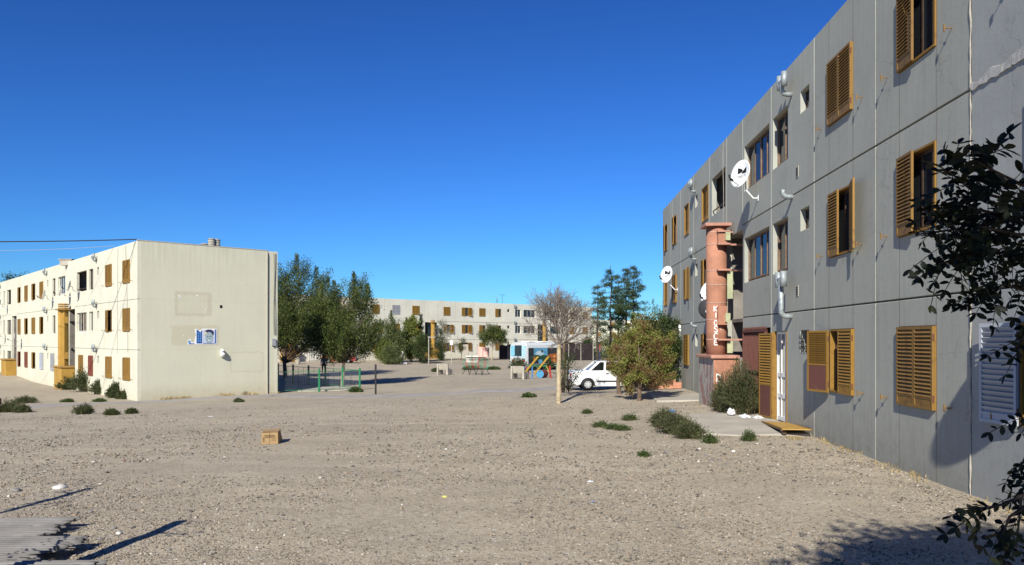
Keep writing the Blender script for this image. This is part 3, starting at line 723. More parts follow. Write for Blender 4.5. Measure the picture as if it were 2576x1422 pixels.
# the blank end wall: six cast panels with shallow joints, its right margin stepping back behind a down pipe
def gable():
    m_ = wall_gable()
    for fl in range(3):
        z0_ = JZ[fl] if fl else -.5; z1_ = JZ[fl + 1]
        for k, (w0, w1) in enumerate(((.16, 3.2), (3.2, 6.95), (6.95, 7.57))):
            m = MB(); e = .0012
            m.box(0 if k < 2 else .012, .15, -w1 + e, -w0 - (e if k else -.16 + .161), z0_ + e, z1_ - e)
            m.build('panel', m_, P)
    m = MB(); m.box(.05, .14, -7.4, -.17, -.4, JZ[3] - .05); m.build('end_wall_core', M['concrete'], P)
    m = MB(); m.box(-.012, .10, -7.0, -.0, JZ[3] + .004, JZ[3] + .05); m.build('coping', M['seal'], P)
    m = MB(); m.tube([(-.04, -6.93, -.1), (-.04, -6.93, 2.6), (-.05, -6.93, 8.0), (.1, -6.93, 8.24)], .035, 8); m.build('down_pipe', M['seal'], P)
    m = MB(); m.tube([(-.02, -6.985, -.1), (-.02, -6.985, 8.1)], .02, 6); m.build('cable_conduit', M['cable'], P)
    for k in range(3):
        w0 = 7.34 + .05 * k
        m = MB(); m.tube([(.02 - .05, -w0 - .03 * math.sin(z * 1.3 + k), 8.1 - z) for z in np.linspace(0, 4.7, 14)], .008, 5); m.build('hanging_cable', M['cable'], P)
    m = MB(); m.box(-.10, .04, -7.42, -7.2, 2.8, 3.2); m.build('meter_box', M['shutter_grey'], P)
    m = MB(); m.tube([(-.06, -7.3 - .05 * math.sin(k * 1.2), 2.8 - .09 * abs(math.sin(k * .8))) for k in range(8)], .012, 5); m.build('cable_loop', M['cable'], P)
    # square hole and a bulging white vent cowl
    m = MB(); m.box(-.006, .03, -4.37, -4.23, 4.87, 5.03); m.build('wall_hole', M['black'], P)
    m = MB()
    ring = [(-.02 - .15 * math.sin(math.pi * t), -4.33, 2.2 + .42 * t) for t in np.linspace(0, 1, 9)]
    m.tube(ring, [.05 + .09 * math.sin(math.pi * t) for t in np.linspace(0, 1, 9)], 10); m.build('vent_cowl', M['white_paint'], P, smooth=True)
def wall_gable():
    m, n, b, o = mat_new('cream_end_wall_paint'); v = coords(n); sep = n.nodes.new('ShaderNodeSeparateXYZ'); n.links.new(v, sep.inputs[0])
    mid = noise_n(n, v, 4.0, 7, .7); fine = noise_n(n, v, 30, 3); bl = noise_n(n, v, .5, 5, .6)
    sv = coords(n, (1, 5, .3)); s = noise_n(n, sv, 1.4, 5)
    c = (.57, .562, .43)
    cc = mixc(n, mathn(n, 'MULTIPLY', ramp(n, bl, [(.4, 0.), (.7, 1.)]), .4), c, (.48, .465, .36))
    cc = mixc(n, mathn(n, 'MULTIPLY', ramp(n, s, [(.45, 0.), (.8, 1.)]), .22), cc, (.45, .43, .34))
    W = mathn(n, 'MULTIPLY', sep.outputs[1], -1.0)
    W = mathn(n, 'ADD', W, mathn(n, 'MULTIPLY', mathn(n, 'SUBTRACT', mid, .5), .28)); Z = mathn(n, 'ADD', sep.outputs[2], mathn(n, 'MULTIPLY', mathn(n, 'SUBTRACT', mid, .5), .35))
    def rect(w0, w1, z0, z1, soft=.05):
        a = mathn(n, 'DIVIDE', mathn(n, 'SUBTRACT', W, w0), soft, True); b_ = mathn(n, 'DIVIDE', mathn(n, 'SUBTRACT', w1, W), soft, True)
        c_ = mathn(n, 'DIVIDE', mathn(n, 'SUBTRACT', Z, z0), soft, True); d_ = mathn(n, 'DIVIDE', mathn(n, 'SUBTRACT', z1, Z), soft, True)
        return mathn(n, 'MULTIPLY', mathn(n, 'MULTIPLY', a, b_), mathn(n, 'MULTIPLY', c_, d_))
    old = rect(1.8, 3.85, 4.35, 5.75, .10); inner = rect(1.98, 3.6, 4.52, 5.55, .05)
    cc = mixc(n, mathn(n, 'MULTIPLY', mathn(n, 'SUBTRACT', old, mathn(n, 'MULTIPLY', inner, .6), True), .55), cc, (.43, .39, .28))
    cc = mixc(n, mathn(n, 'MULTIPLY', rect(1.65, 4.25, 2.8, 3.95, .08), .5), cc, (.46, .41, .29))
    fr = mathn(n, 'SUBTRACT', rect(4.77, 6.75, 1.3, 2.5, .04), rect(4.86, 6.66, 1.38, 2.42, .04), True)
    cc = mixc(n, mathn(n, 'MULTIPLY', fr, .4), cc, (.44, .39, .30))
    scuff = mathn(n, 'MULTIPLY', rect(.2, 3.4, .95, 1.7, .3), ramp(n, noise_n(n, coords(n, (1, 1.3, 4)), 3.2, 7, .75), [(.58, 0.), (.66, 1.)]))
    cc = mixc(n, mathn(n, 'MULTIPLY', scuff, .6), cc, (.33, .29, .23))
    spots = ramp(n, noise_n(n, v, 2.2, 3, .5), [(.70, 0.), (.74, 1.)])
    cc = mixc(n, mathn(n, 'MULTIPLY', spots, .35), cc, (.42, .38, .31))
    topd = mathn(n, 'MULTIPLY', mathn(n, 'DIVIDE', mathn(n, 'SUBTRACT', sep.outputs[2], 6.6), 1.6, True), ramp(n, s, [(.42, 0.), (.62, 1.)]))
    cc = mixc(n, mathn(n, 'MULTIPLY', topd, .3), cc, (.38, .355, .28))
    low = mathn(n, 'SUBTRACT', 1.0, mathn(n, 'DIVIDE', sep.outputs[2], .9), True)
    cc = mixc(n, mathn(n, 'MULTIPLY', mathn(n, 'MULTIPLY', low, mid), .9), cc, (.36, .28, .18))
    soot = rect(5.5, 5.85, -.1, .3, .12); cc = mixc(n, mathn(n, 'MULTIPLY', soot, .8), cc, (.08, .06, .05))
    cc = mixc(n, mathn(n, 'MULTIPLY', ramp(n, fine, [(.45, 0.), (.75, 1.)]), .18), cc, (.42, .40, .33))
    n.links.new(cc, b.inputs['Base Color']); b.inputs['Roughness'].default_value = .9; b.inputs['Specular IOR Level'].default_value = .2
    bump(n, b, mathn(n, 'ADD', fine, mid), .3, .01); return m
gable()
m = MB(); pts = [(1.9, .02, 8.1), (1.65, .03, 5.6), (1.5, .03, 3.2), (1.5, .03, 2.5)]; m.tube(pts, .012, 5); m.build('wall_cable', M['cable_pale'], P)
m = MB(); m.tube([(.35, .03, 8.15), (2.2, .04, 5.0), (4.6, .05, 2.2), (6.2, .06, .35)], .008, 5); m.build('stay_wire', M['cable_pale'], P)
m = MB(); m.tube([(3.3, .02, 8.1), (3.35, .03, 5.3), (3.4, .03, 2.4)], .01, 5); m.build('wall_cable', M['cable_pale'], P)

# ------------------------------------------------------------------ the block across the back of the yard
T1 = 42.0
BBO = (-17.2 + .736 * T1, 104 + .677 * T1)
tb = lambda t: T1 - t
bays = [tb(t) for t in (42, 38.6, 35.4, 31.2, 29.0, 25.65, 22.1, 18.85, 15.6, 12.2, 8.95, 6.75, 3.58, .0, -3.4, -6.6, -9.8, -12.8, -14.9, -18, -21.2, -24.4)]
BB = Block('pale three-storey panel block closing the back of the yard, shutters mostly shut', BBO, (-.736, -.677), -.62, bays, M['back_wall'], stairs=(3, 10, 17), seal_gap=.02)
bb = lambda fl, t0, t1, *a, **k: bed(BB, fl, tb(t1), tb(t0), *a, catch=False, **k)
for fl in range(3):
    bb(fl, -1.95, -.8, 'closed' if fl == 2 else 'open_low', 'shutter', curtain=('curtain_white', .1, .9))
    bb(fl, 1.25, 2.47, 'closed', 'shutter_grey' if fl == 2 else 'shutter'); bb(fl, 4.55, 5.76, 'closed', 'shutter')
    bb(fl, 10.0, 11.2, 'closed' if fl == 2 else 'open_low', 'shutter', curtain=('curtain_white', .2, .6))
    bb(fl, 13.35, 14.6, ('open_both', 'open_low', 'open_low')[fl], 'shutter', curtain=('curtain_white', .15, .85))
    bb(fl, 16.7, 17.9, ('closed', 'half_low', 'closed')[fl], 'shutter', curtain=('curtain_white', .2, .9)); bb(fl, 19.9, 21.08, ('closed', 'half_low', 'half_low')[fl], 'shutter')
    small(BB, fl, tb(22.9), tb(22.38))
    cu = ('curtain_grey', 'curtain_white', 'curtain_red')[fl]
    glazed(BB, fl, tb(25.25), tb(24.05), 2, (cu, .5, 1.), 'wood_white'); glazed(BB, fl, tb(28.45), tb(25.85), 3, (('curtain_white', 'curtain_blue', 'curtain_red')[fl], .05, .95), 'wood_white')
    glazed(BB, fl, tb(34.2), tb(31.8), 3, ('curtain_grey', .2, .9)); bb(fl, 36.4, 37.6, 'closed'); bb(fl, 39.7, 40.9, 'closed')
    small(BB, fl, tb(-5.0), tb(-5.5)); glazed(BB, fl, tb(-7.0), tb(-8.2), 2, ('curtain_white', .2, .8)); glazed(BB, fl, tb(-10.0), tb(-12.2), 3, ('curtain_grey', .1, .5))
    for t in (-16.8, -19.9, -23.2): bb(fl, t - .6, t + .6, 'closed')
for i in (3, 10, 17): BB.stair(i)
BB.finish()
for t, fl in ((23.1, 2), (23.1, 1), (23.1, 0), (-5.6, 1), (-5.6, 2)): flue(BB.root, tb(t) - .7, HEAD[fl] + .28, sc=1.1)
m = MB(); a0, a1 = tb(-10.0), tb(-11.2)
for k in range(6): m.tube([(a0 + (a1 - a0) * k / 5, .05, .0), (a0 + (a1 - a0) * k / 5, .05, 2.3)], .03, 5)
for k in range(9): m.tube([(a0, .05, .15 + .26 * k), (a1, .05, .15 + .26 * k)], .025, 5)
m.build('door_grille', M['white_paint'], BB.root)

# ------------------------------------------------------------------ a further block, seen over the shrubs
FB = Block('distant cream panel block seen low between pines and grey block', (74, 214), (-1, 0), -.7, [0, 4, 8, 12, 16, 20, 24, 28, 32, 36, 40, 44, 48, 52], M['cream_wall'], seal_gap=.03)
for fl in range(3):
    for k in range(13): bed(FB, fl, 4 * k + 1.3, 4 * k + 2.7, ('closed', 'open_low', 'closed', 'half_low', 'closed')[(k * 3 + fl) % 5], 'shutter', catch=False)
FB.finish()
# ================================================================== refuse flues standing on their cabinets
def flue_stack(origin, d, base, u0, u1, label, main, rim, kind, face=None, group=None, column=True):
    dv = Vector((d[0], d[1])).normalized(); nv = Vector((-dv.y, dv.x))
    o = Vector((origin[0], origin[1])) + dv * (u0 + .02)
    r = empty('flue_stack', (o.x, o.y, base), math.atan2(dv.y, dv.x)); tag(r, label, 'flue', group)
    L = u1 - u0 - .04; D = .74
    m = MB(); m.box(0, L, .003, D, -.02, 1.40)
    if face is not None:
        m.mi = [0] * 6; m.mi[4] = 1     # outward face peels
        c = m.build('cabinet', [M[main], M[face]], r)
    else: c = m.build('cabinet', M[main], r)
    b = c.modifiers.new('bevel', 'BEVEL'); b.width = .015; b.segments = 2
    m = MB(); m.box(-.07, L + .07, .003, D + .08, 1.402, 1.50); q = m.build('cabinet_slab', M[rim], r); b = q.modifiers.new('bevel', 'BEVEL'); b.width = .02; b.segments = 2
    cx_, cy_ = L * .52, .42; rad = .30; top = 5.30
    if not column: return r, cx_, cy_, rad
    m = MB()
    if kind == 'round':
        m.lathe([(rad, 1.502), (rad, 2.2), (rad * .995, 3.4), (rad, top)], 28, (cx_, cy_, 0)); m.build('column', M[main], r, smooth=False).data.polygons.foreach_set('use_smooth', [True] * 84 + [False] * 2)
        for z in (1.93, 2.52, 3.02, 3.55, 3.98, 4.75, 5.12):
            m = MB(); m.lathe([(rad + .002, z), (rad + .007, z + .006), (rad + .007, z + .028), (rad + .002, z + .034)], 28, (cx_, cy_, 0), cap=False); m.build('mortar_ring', M['mortar_ring'], r)
        m = MB(); m.box(cx_ - .40, cx_ + .40, cy_ - .36, cy_ + .40, top + .003, top + .09); m.build('cap', M[rim], r)
        for z in (1.92, 3.97, 4.73, 5.10):
            m = MB(); m.box(cx_ - .5, cx_ - rad + .06, cy_ - .30, cy_ + .06, z, z + .05); m.build('bracket_slab', M[rim], r)
            m = MB(); m.box(cx_ - .28, cx_ - .10, -.5, cy_ - rad + .05, z, z + .05); m.build('bracket_slab', M[rim], r)
        for z in (2.38, 4.78):
            m = MB(); m.box(cx_ - rad - .14, cx_ - rad + .08, cy_ - .22, cy_ + .04, z, z + (.55 if z < 3 else .3)); m.build('hopper_chamber', M[main], r)
            m = MB(); m.box(cx_ - rad - .20, cx_ - rad - .143, cy_ - .30, cy_ - .16, z + .08, z + .34); m.build('hopper_door', M['lit_pane_board'], r)
        for z in (1.55, 3.15):
            m = MB(); m.box(cx_ - rad - .07, cx_ - rad - .03, cy_ - .40, cy_ - .24, z, z + (.8 if z > 2 else .36)); m.build('shaft_board', M['lit_pane_board'], r)
    else:
        m.lathe([(rad, 1.502), (rad, 5.05)], 8, (cx_, cy_, 0)); m.build('column', M[main], r)
        m = MB(); m.box(cx_ - .40, cx_ + .40, cy_ - .38, cy_ + .40, 5.053, 5.11); m.build('cap', M[rim], r)
        for k in range(3):
            m = MB(); m.lathe([(rad * .92, 5.113 + .13 * k), (rad * 1.02, 5.13 + .13 * k), (rad * 1.02, 5.18 + .13 * k), (rad * .9, 5.205 + .13 * k)], 8, (cx_, cy_, 0)); m.build('cowl_ring', M[rim], r)
        for z in (1.95, 4.2):
            m = MB(); m.box(cx_ - rad - .07, cx_ - rad + .1, cy_ - .2, cy_ + .05, z, z + .42); m.build('hopper_chamber', M[main], r)
    return r, cx_, cy_, rad
fs, fcx, fcy, frad = flue_stack((fac_x(RB_Y0), RB_Y0), (.0485, 1), .06, 21.95 - RB_Y0, 24.15 - RB_Y0, 'round terracotta flue column painted KIOSCE, standing on a peeling cabinet', 'terracotta', 'terra_rim', 'round', 'peeling')
flue_stack(LBO, (-.672, .741), -1.16, 12.62, 14.68, 'ochre flue column with ringed cowl, beside the corner half of cream block', 'ochre', 'ochre_dark', 'oct')
flue_stack(LBO, (-.672, .741), -1.05, 31.4, 33.5, 'low ochre cabinet at the far stairwell of cream block', 'ochre', 'ochre_dark', 'oct', column=False)
flue_stack(BBO, (-.736, -.677), -.66, tb(8.95), tb(6.75), 'ochre flue column of back block, rising behind cypress and shrubs', 'ochre', 'ochre_dark', 'oct')
flue_stack(BBO, (-.736, -.677), -.66, tb(31.2), tb(29.0), 'ochre flue column of back block, behind the bare round tree', 'ochre', 'ochre_dark', 'oct')
flue_stack(BBO, (-.736, -.677), -.66, tb(-12.8), tb(-14.9), 'tan flue cabinet of back block, seen under the yard trees', 'ochre', 'ochre_dark', 'oct')
# brush lettering on the terracotta column: each letter a set of strokes laid round the curve
LET = {'K': [[(-.4, -.5), (-.4, .5)], [(.35, .5), (-.35, 0), (.4, -.5)]], 'I': [[(0, -.5), (.03, .5)]], 'O': [[(.4 * math.cos(a), .48 * math.sin(a)) for a in np.linspace(0, 6.4, 16)]],
       'S': [[(.4, .4), (.1, .5), (-.3, .4), (-.32, .15), (.1, 0), (.38, -.2), (.25, -.45), (-.1, -.5), (-.4, -.38)]], 'C': [[(.4, .4), (.05, .5), (-.35, .3), (-.42, 0), (-.35, -.35), (0, -.5), (.4, -.42)]],
       'E': [[(.4, .5), (-.35, .45), (-.4, -.45), (.42, -.5)], [(-.35, .02), (.25, .05)]], 'D': [[(-.3, -.5), (-.3, .5), (.2, .4), (.42, 0), (.2, -.4), (-.3, -.5)]], ':': [[(0, .25), (.02, .05)], [(0, -.25), (.02, -.4)]]}
def cyl_letter(ch, z, size, a0, wd=.026, name='painted_letter'):
    m = MB(); rr = frad + .004
    for stroke in LET[ch]:
        pts = []
        for i in range(len(stroke) - 1):
            for k in range(5): pts.append(((stroke[i][0] * (1 - k / 5) + stroke[i + 1][0] * k / 5), (stroke[i][1] * (1 - k / 5) + stroke[i + 1][1] * k / 5)))
        pts.append(stroke[-1])
        P3 = [(p[0] * size * .75, z + p[1] * size) for p in pts]
        for i in range(len(P3) - 1):
            dx, dz = P3[i + 1][0] - P3[i][0], P3[i + 1][1] - P3[i][1]; l = math.hypot(dx, dz) or 1; ox, oz = -dz / l * wd / 2, dx / l * wd / 2
            q = []
            for (s_, z_) in ((P3[i][0] + ox, P3[i][1] + oz), (P3[i][0] - ox, P3[i][1] - oz), (P3[i + 1][0] - ox, P3[i + 1][1] - oz), (P3[i + 1][0] + ox, P3[i + 1][1] + oz)):
                a = a0 + s_ / rr; q.append((fcx + rr * math.cos(a), fcy + rr * math.sin(a), z_))
            m.quad(*q)
    return m.build(name, M['white_paint'], fs)
AF = math.pi - .26       # the side of the column that faces down the yard
# reading direction: positive arc runs to the reader's right
for ch, z, sz in (('K', 2.86, .17), ('I', 2.67, .15), ('O', 2.44, .16), ('S', 2.25, .17), ('C', 2.05, .17), ('E', 1.86, .15)): cyl_letter(ch, z, sz, AF)
cyl_letter('I', 2.84, .07, AF + .36, .018); cyl_letter(':', 2.27, .10, AF + .50, .03)
m = MB()
for st_ in LET['D']:
    for i in range(len(st_) - 1):
        a, b = st_[i], st_[i + 1]; d = math.hypot(b[0] - a[0], b[1] - a[1]); ox, oz = -(b[1] - a[1]) / d * .014, (b[0] - a[0]) / d * .014
        f = lambda p, s_: (-.004, .60 - p[0] * .17 - s_ * ox, .85 + p[1] * .22 + s_ * oz)
        m.quad(f(a, 1), f(a, -1), f(b, -1), f(b, 1))
m.build('painted_letter', M['white_paint'], fs)

# ================================================================== satellite dishes
def text_mesh(txt, size, mat, name, shear=0.0):
    c = bpy.data.curves.new(name, 'FONT'); c.body = txt; c.size = size; c.align_x = 'CENTER'; c.shear = shear; c.resolution_u = 3
    t = bpy.data.objects.new(name, c); col.objects.link(t)
    me = bpy.data.meshes.new_from_object(t.evaluated_get(bpy.context.evaluated_depsgraph_get()))
    bpy.data.objects.remove(t); me.materials.clear(); me.materials.append(mat); return me
M['dish_shade_back'] = simple('shade_dark_dish_back', (.05, .05, .055), .6, .3, 5)  # dish back coloured dark to stand for the shade on it
TXT = text_mesh('DIRECTV', .085, M['black'], 'dish_lettering')
def dish(wall_pt, nv, out, rise, along, face, label, logo=True, dia=.66, elev=34, mat='dish', group='satellite dishes on the block walls'):
    """wall_pt: where the arm is bolted; nv: outward normal of the wall; face: horizontal direction the dish looks"""
    r = empty('satellite_dish', wall_pt); tag(r, label, 'satellite dish', group)
    nv = Vector(nv).normalized(); al = Vector((-nv.y, nv.x, 0))
    c = nv * out + Vector((0, 0, rise)) + al * along
    f = Vector((face[0], face[1], 0)).normalized() * math.cos(R(elev)) + Vector((0, 0, math.sin(R(elev))))
    f = Vector((face[0], face[1], 0)).normalized() + Vector((0, 0, math.tan(R(12)))); f.normalize()
    rt = Vector((0, 0, 1)).cross(f).normalized(); up = f.cross(rt)
    Mx = Matrix((rt, up, f)).transposed().to_4x4(); Mx.translation = c
    ra, n = dia / 2, 28; m = MB(); vs = []; fs_ = []
    rings = 7
    for side in (0, 1):
        for i in range(rings + 1):
            for k in range(n):
                q = i / rings; a = 2 * math.pi * k / n
                vs.append(Mx @ Vector((ra * q * math.cos(a), ra * 1.12 * q * math.sin(a), .085 * q * q * (dia / .66) - side * .012)))
    nr = (rings + 1) * n
    for side in (0, 1):
        for i in range(rings):
            for k in range(n):
                b_ = side * nr; qd = (b_ + i*n+k, b_ + i*n+(k+1)%n, b_ + (i+1)*n+(k+1)%n, b_ + (i+1)*n+k); fs_.append(qd if side == 0 else qd[::-1])
    for k in range(n): fs_.append((rings*n+k, rings*n+(k+1)%n, nr + rings*n+(k+1)%n, nr + rings*n+k))
    m.add(vs, fs_); m.build('reflector', M[mat], r, smooth=True)
    m = MB(); back = Mx @ Vector((0, -.02, -.03)); low = c * .5 + Vector((0, 0, -.04))
    m.tube([(0, 0, 0), nv * .12, back * .55 + nv * .10 - Vector((0, 0, .10)), back - f * .08, back], .022, 8); m.build('mast', M['dish'], r, smooth=True)
    m = MB(); m.box(-.07, .07, -.01, .012, -.07, .07, Matrix((al, nv, Vector((0, 0, 1)))).transposed().to_4x4()); m.build('wall_plate', M['dish'], r)
    m = MB(); tip = Mx @ Vector((0, -ra * .75, .42)); foot = Mx @ Vector((0, -ra * .98, .0)); m.tube([foot, tip], .014, 6); arm = m.build('feed_arm', M['steel_galv'], r)
    m = MB(); m.tube([tip - f * .03, tip - f * .13], [.035, .03], 10); m.tube([tip - f * .03 + up * -.0, tip + f * .02 + up * .10], .028, 8); m.build('receiver', M['steel_dark'], r)
    if logo:
        def on(x, y): return Mx @ Vector((x, y, .085 * ((x / ra) ** 2 + (y / ra / 1.12) ** 2) * (dia / .66) + .006))
        k = dia / .66 * 1.3; m = MB()
        N_ = 12; bl = [(-.115, .02 + .12 * t) for t in np.linspace(0, 1, N_)]
        rc = [(-.115 + .105 * math.sin(math.pi * t) ** .75 + (.015 if 0 < t < 1 else 0), .02 + .12 * t) for t in np.linspace(0, 1, N_)]
        for i in range(N_ - 1): m.quad(on(bl[i][0] * k, bl[i][1] * k), on(rc[i][0] * k, rc[i][1] * k), on(rc[i + 1][0] * k, rc[i + 1][1] * k), on(bl[i + 1][0] * k, bl[i + 1][1] * k))
        rr_ = [(.115, .02 + .12 * t) for t in np.linspace(0, 1, N_)]
        lc = [(-.02 + .135 * (t ** 1.6), .02 + .12 * t) for t in np.linspace(0, 1, N_)]
        for i in range(N_ - 1): m.quad(on(lc[i][0] * k, lc[i][1] * k), on(rr_[i][0] * k, rr_[i][1] * k), on(rr_[i + 1][0] * k, rr_[i + 1][1] * k), on(lc[i + 1][0] * k, lc[i + 1][1] * k))
        m.build('logo', M['black'], r)
        t = obj('lettering', TXT.copy(), r)
        for v in t.data.vertices: v.co = on(v.co.x * k * .72, (v.co.y - .07) * k)
    return r
RN = (-.9988, .0484, 0)
def rw(y, z, off=0): return (fac_x(y) + RN[0] * off, y, z)
dish(rw(20.05, 5.68), RN, .40, .62, .0, (-.9, -.5), 'satellite dish below the wide top floor window, left of the twin sashes')
dish(rw(32.6, 4.12), RN, .42, .62, .0, (-.85, -.6), 'satellite dish beside the last shutters at far end of grey block')
dish(rw(25.0, 3.02), RN, .22, .50, .0, (-.85, -.6), 'satellite dish half hidden behind the terracotta column')
dish(rw(24.7, 2.55), RN, .38, .42, .0, (.6, 1), 'satellite dish with its back coloured shade-dark behind terracotta column', logo=False, mat='dish_shade_back', dia=.58)
dish(rw(6.55, 2.75), RN, .62, .62, .0, (-.6, -.9), 'satellite dish over the white louvred leaf of grey block', dia=.95)
LN = (-.741, -.672, 0)
def lw(t, z): return (LBO[0] - .672 * t, LBO[1] + .741 * t, z)
for t, z, lab in ((11.3, 4.95, 'edge-on dish below the open top floor loggia of cream block'), (13.5, 4.75, 'edge-on dish over the ochre column, under the loggia side'), (18.3, 4.7, 'edge-on dish by the narrow top floor window beyond ochre column'),
                  (29.0, 1.8, 'edge-on dish between first and ground floor shutters of cream block'), (35.0, 4.7, 'edge-on dish under the far top floor loggia of cream block'), (36.0, 2.2, 'edge-on dish under the far red-curtained window of cream block')):
    dish(lw(t, z), LN, .55, .35, 0, (-.92, -.40), lab, logo=False, dia=.62)

# ================================================================== torn poster on the end wall
def poster():
    gd = Vector((.741, .672, 0)); gn = Vector((.672, -.741, 0))
    def gw(wd, z, off=.02): p = Vector((LBO[0], LBO[1], 0)) + gd * wd + gn * off; return Vector((p.x, p.y, z - 1.14))
    r = empty('poster', gw(3.4, 2.95)); tag(r, 'torn blue and white portrait poster pasted on cream end wall', 'poster')
    def flat(name, poly, mat, lay):
        m = MB(); vs = [gw(w_, z, .012 + .004 * lay) - r.location for w_, z in poly]
        n_ = len(vs); m.add(vs + [v - gn * .003 for v in vs], [tuple(range(n_)), tuple(range(2 * n_ - 1, n_ - 1, -1))] + [(i, i + n_, (i + 1) % n_ + n_, (i + 1) % n_) for i in range(n_)])
        m.build(name, mat, r)
    def ell(cx_, cz, rx, rz_, a0=0, a1=2 * math.pi, n=20): return [(cx_ + rx * math.cos(a), cz + rz_ * math.sin(a)) for a in np.linspace(a0, a1, n, endpoint=a1 < 6.2)]
    blue = simple('poster_blue', (.02, .10, .36), .7, .4, 9); pale = simple('poster_pale', (.50, .55, .66), .7, .12, 7); wh = simple('poster_paper', (.80, .80, .78), .8, .08, 9)
    skin = simple('poster_grey_skin', (.33, .42, .45), .7, .25, 14); dk = simple('poster_dark', (.03, .035, .09), .7, .3, 9); mid = simple('poster_mid_blue', (.13, .30, .55), .7, .3, 14)
    z0, z1 = 2.90, 3.74
    flat('paper', [(2.5, z0 - .02), (4.06, z0), (4.06, z1), (3.3, z1), (3.12, z1 - .12), (3.0, z1 - .02), (2.86, z1 - .02), (2.9, z1 - .2), (2.95, z1 - .35), (2.87, z1 - .55), (2.86, z0 + .12), (2.72, z0 + .1), (2.66, z0 + .3), (2.52, z0 + .2)], wh, 0)
    flat('title_band', [(2.97, z0 + .04), (3.27, z0 + .04), (3.27, z1 - .06), (3.17, z1 - .2), (3.08, z1 - .12), (2.97, z1 - .04)], blue, 1)
    for k in range(2):
        for j in range(4): flat('title_print', [(3.03 + .11 * k, z0 + .14 + .13 * j), (3.09 + .11 * k, z0 + .14 + .13 * j), (3.1 + .11 * k, z0 + .23 + .13 * j), (3.04 + .11 * k, z0 + .22 + .13 * j)], mid, 2)
    flat('picture_ground', [(3.29, z0 + .05), (4.0, z0 + .05), (4.0, z1 - .06), (3.29, z1 - .06)], pale, 1)
    flat('picture_border', [(3.96, z0 + .04), (4.02, z0 + .04), (4.02, z1 - .04), (3.96, z1 - .04)], blue, 2); flat('picture_foot', [(3.29, z0 + .03), (3.95, z0 + .03), (3.95, z0 + .06), (3.29, z0 + .06)], blue, 2)
    flat('portrait_hair', ell(3.64, z1 - .24, .26, .2), dk, 2)
    flat('portrait_face', ell(3.64, z0 + .36, .205, .30), skin, 3)
    flat('portrait_neck', [(3.5, z0 + .06), (3.78, z0 + .06), (3.76, z0 + .2), (3.52, z0 + .2)], skin, 2)
    for dx in (-.085, .085): flat('portrait_brow', ell(3.64 + dx, z0 + .43, .045, .018), dk, 4)
    flat('portrait_mouth', ell(3.64, z0 + .20, .07, .02), wh, 4); flat('portrait_nose', ell(3.645, z0 + .31, .02, .05), mid, 4)
    flat('torn_scrap', ell(3.44, z1 - .25, .08, .09), M['cream_wall'], 5); flat('foot_strip', [(2.56, z0 + .01), (2.86, z0 + .01), (2.86, z0 + .05), (2.56, z0 + .05)], blue, 1); flat('corner_print', ell(2.6, z0 + .12, .07, .09), mid, 1)
    for w_, z, s_ in ((2.05, 5.45, .05), (2.12, 5.38, .04), (3.0, 5.5, .05), (3.45, 4.75, .035), (2.3, 3.35, .03)): flat('paper_scrap', [(w_ - s_, z - s_ * .5), (w_ + s_, z - s_ * .8), (w_ + s_ * .6, z + s_), (w_ - s_ * .8, z + s_ * .6)], wh, 0)
poster()

# ================================================================== roof things and overhead cable
def tank_at(p, label, hgt):
    r = empty('water_tank', p); tag(r, label, 'water tank', 'water tanks on the cream block roof')
    m = MB()
    prof = [(.17, 0)]
    for k in range(int(hgt / .14)): prof += [(.17, .14 * k + .01), (.19, .14 * k + .03), (.19, .14 * k + .10), (.17, .14 * k + .13)]
    m.lathe(prof + [(.16, prof[-1][1] + .04)], 22); m.build('barrel', M['concrete_pale'], r, smooth=False)
    m = MB(); m.lathe([(.20, 0), (.20, .04), (.09, .08)], 22, (0, 0, prof[-1][1] + .045)); m.build('lid', M['concrete'], r)
gdir = Vector((.741, .672)); fdir = Vector((-.672, .741))
for wd, bk, h, lab in ((4.22, 2.2, .42, 'ringed roof tank, lowest of the three'), (4.50, 1.9, .56, 'ringed roof tank standing in the middle of three'), (4.84, 2.0, .60, 'ringed roof tank nearest the down pipe')):
    p = Vector(LBO) + gdir * wd + fdir * bk; tank_at((p.x, p.y, -1.14 + 8.08 + .14), lab, h)
def cable(name, pts, rad, label, mat='cable'):
    m = MB(); p0, p1 = Vector(pts[0]), Vector(pts[1]); sag = pts[2]; o0 = p0.copy()
    m.tube([p0.lerp(p1, t) - Vector((0, 0, sag * 4 * t * (1 - t))) - o0 for t in np.linspace(0, 1, 20)], rad, 6)
    return tag(m.build(name, M[mat], loc=p0), label, 'cable')
cable('overhead_cable', (lw(.1, 7.13), (-37, 34, 6.75), .25), .028, 'thick black overhead cable leaving the corner of cream block')
cable('overhead_wire', (lw(4.0, 7.15), (-42, 44, 7.9), .5), .010, 'thin grey overhead wire rising from cream block parapet', 'cable_pale')
def antenna(p, label, h=1.4):
    r = empty('roof_antenna', p); tag(r, label, 'antenna')
    m = MB(); m.tube([(0, 0, -.1), (0, 0, h)], .025, 6); m.build('mast', M['steel_dark'], r)
    m = MB(); m.tube([(-.5, .1, h), (.5, -.1, h)], .018, 5)
    for k in range(5): m.tube([(-.4 + .2 * k, -.25, h), (-.4 + .2 * k, .25, h)], .012, 5)
    m.build('boom', M['steel_dark'], r)
def bw(t, z, back=.6): return (BBO[0] - .736 * tb(t) + -.677 * back, BBO[1] - .677 * tb(t) + .736 * back, z)
antenna(bw(21.9, 7.45), 'thin television antenna on the back block parapet', 1.5)
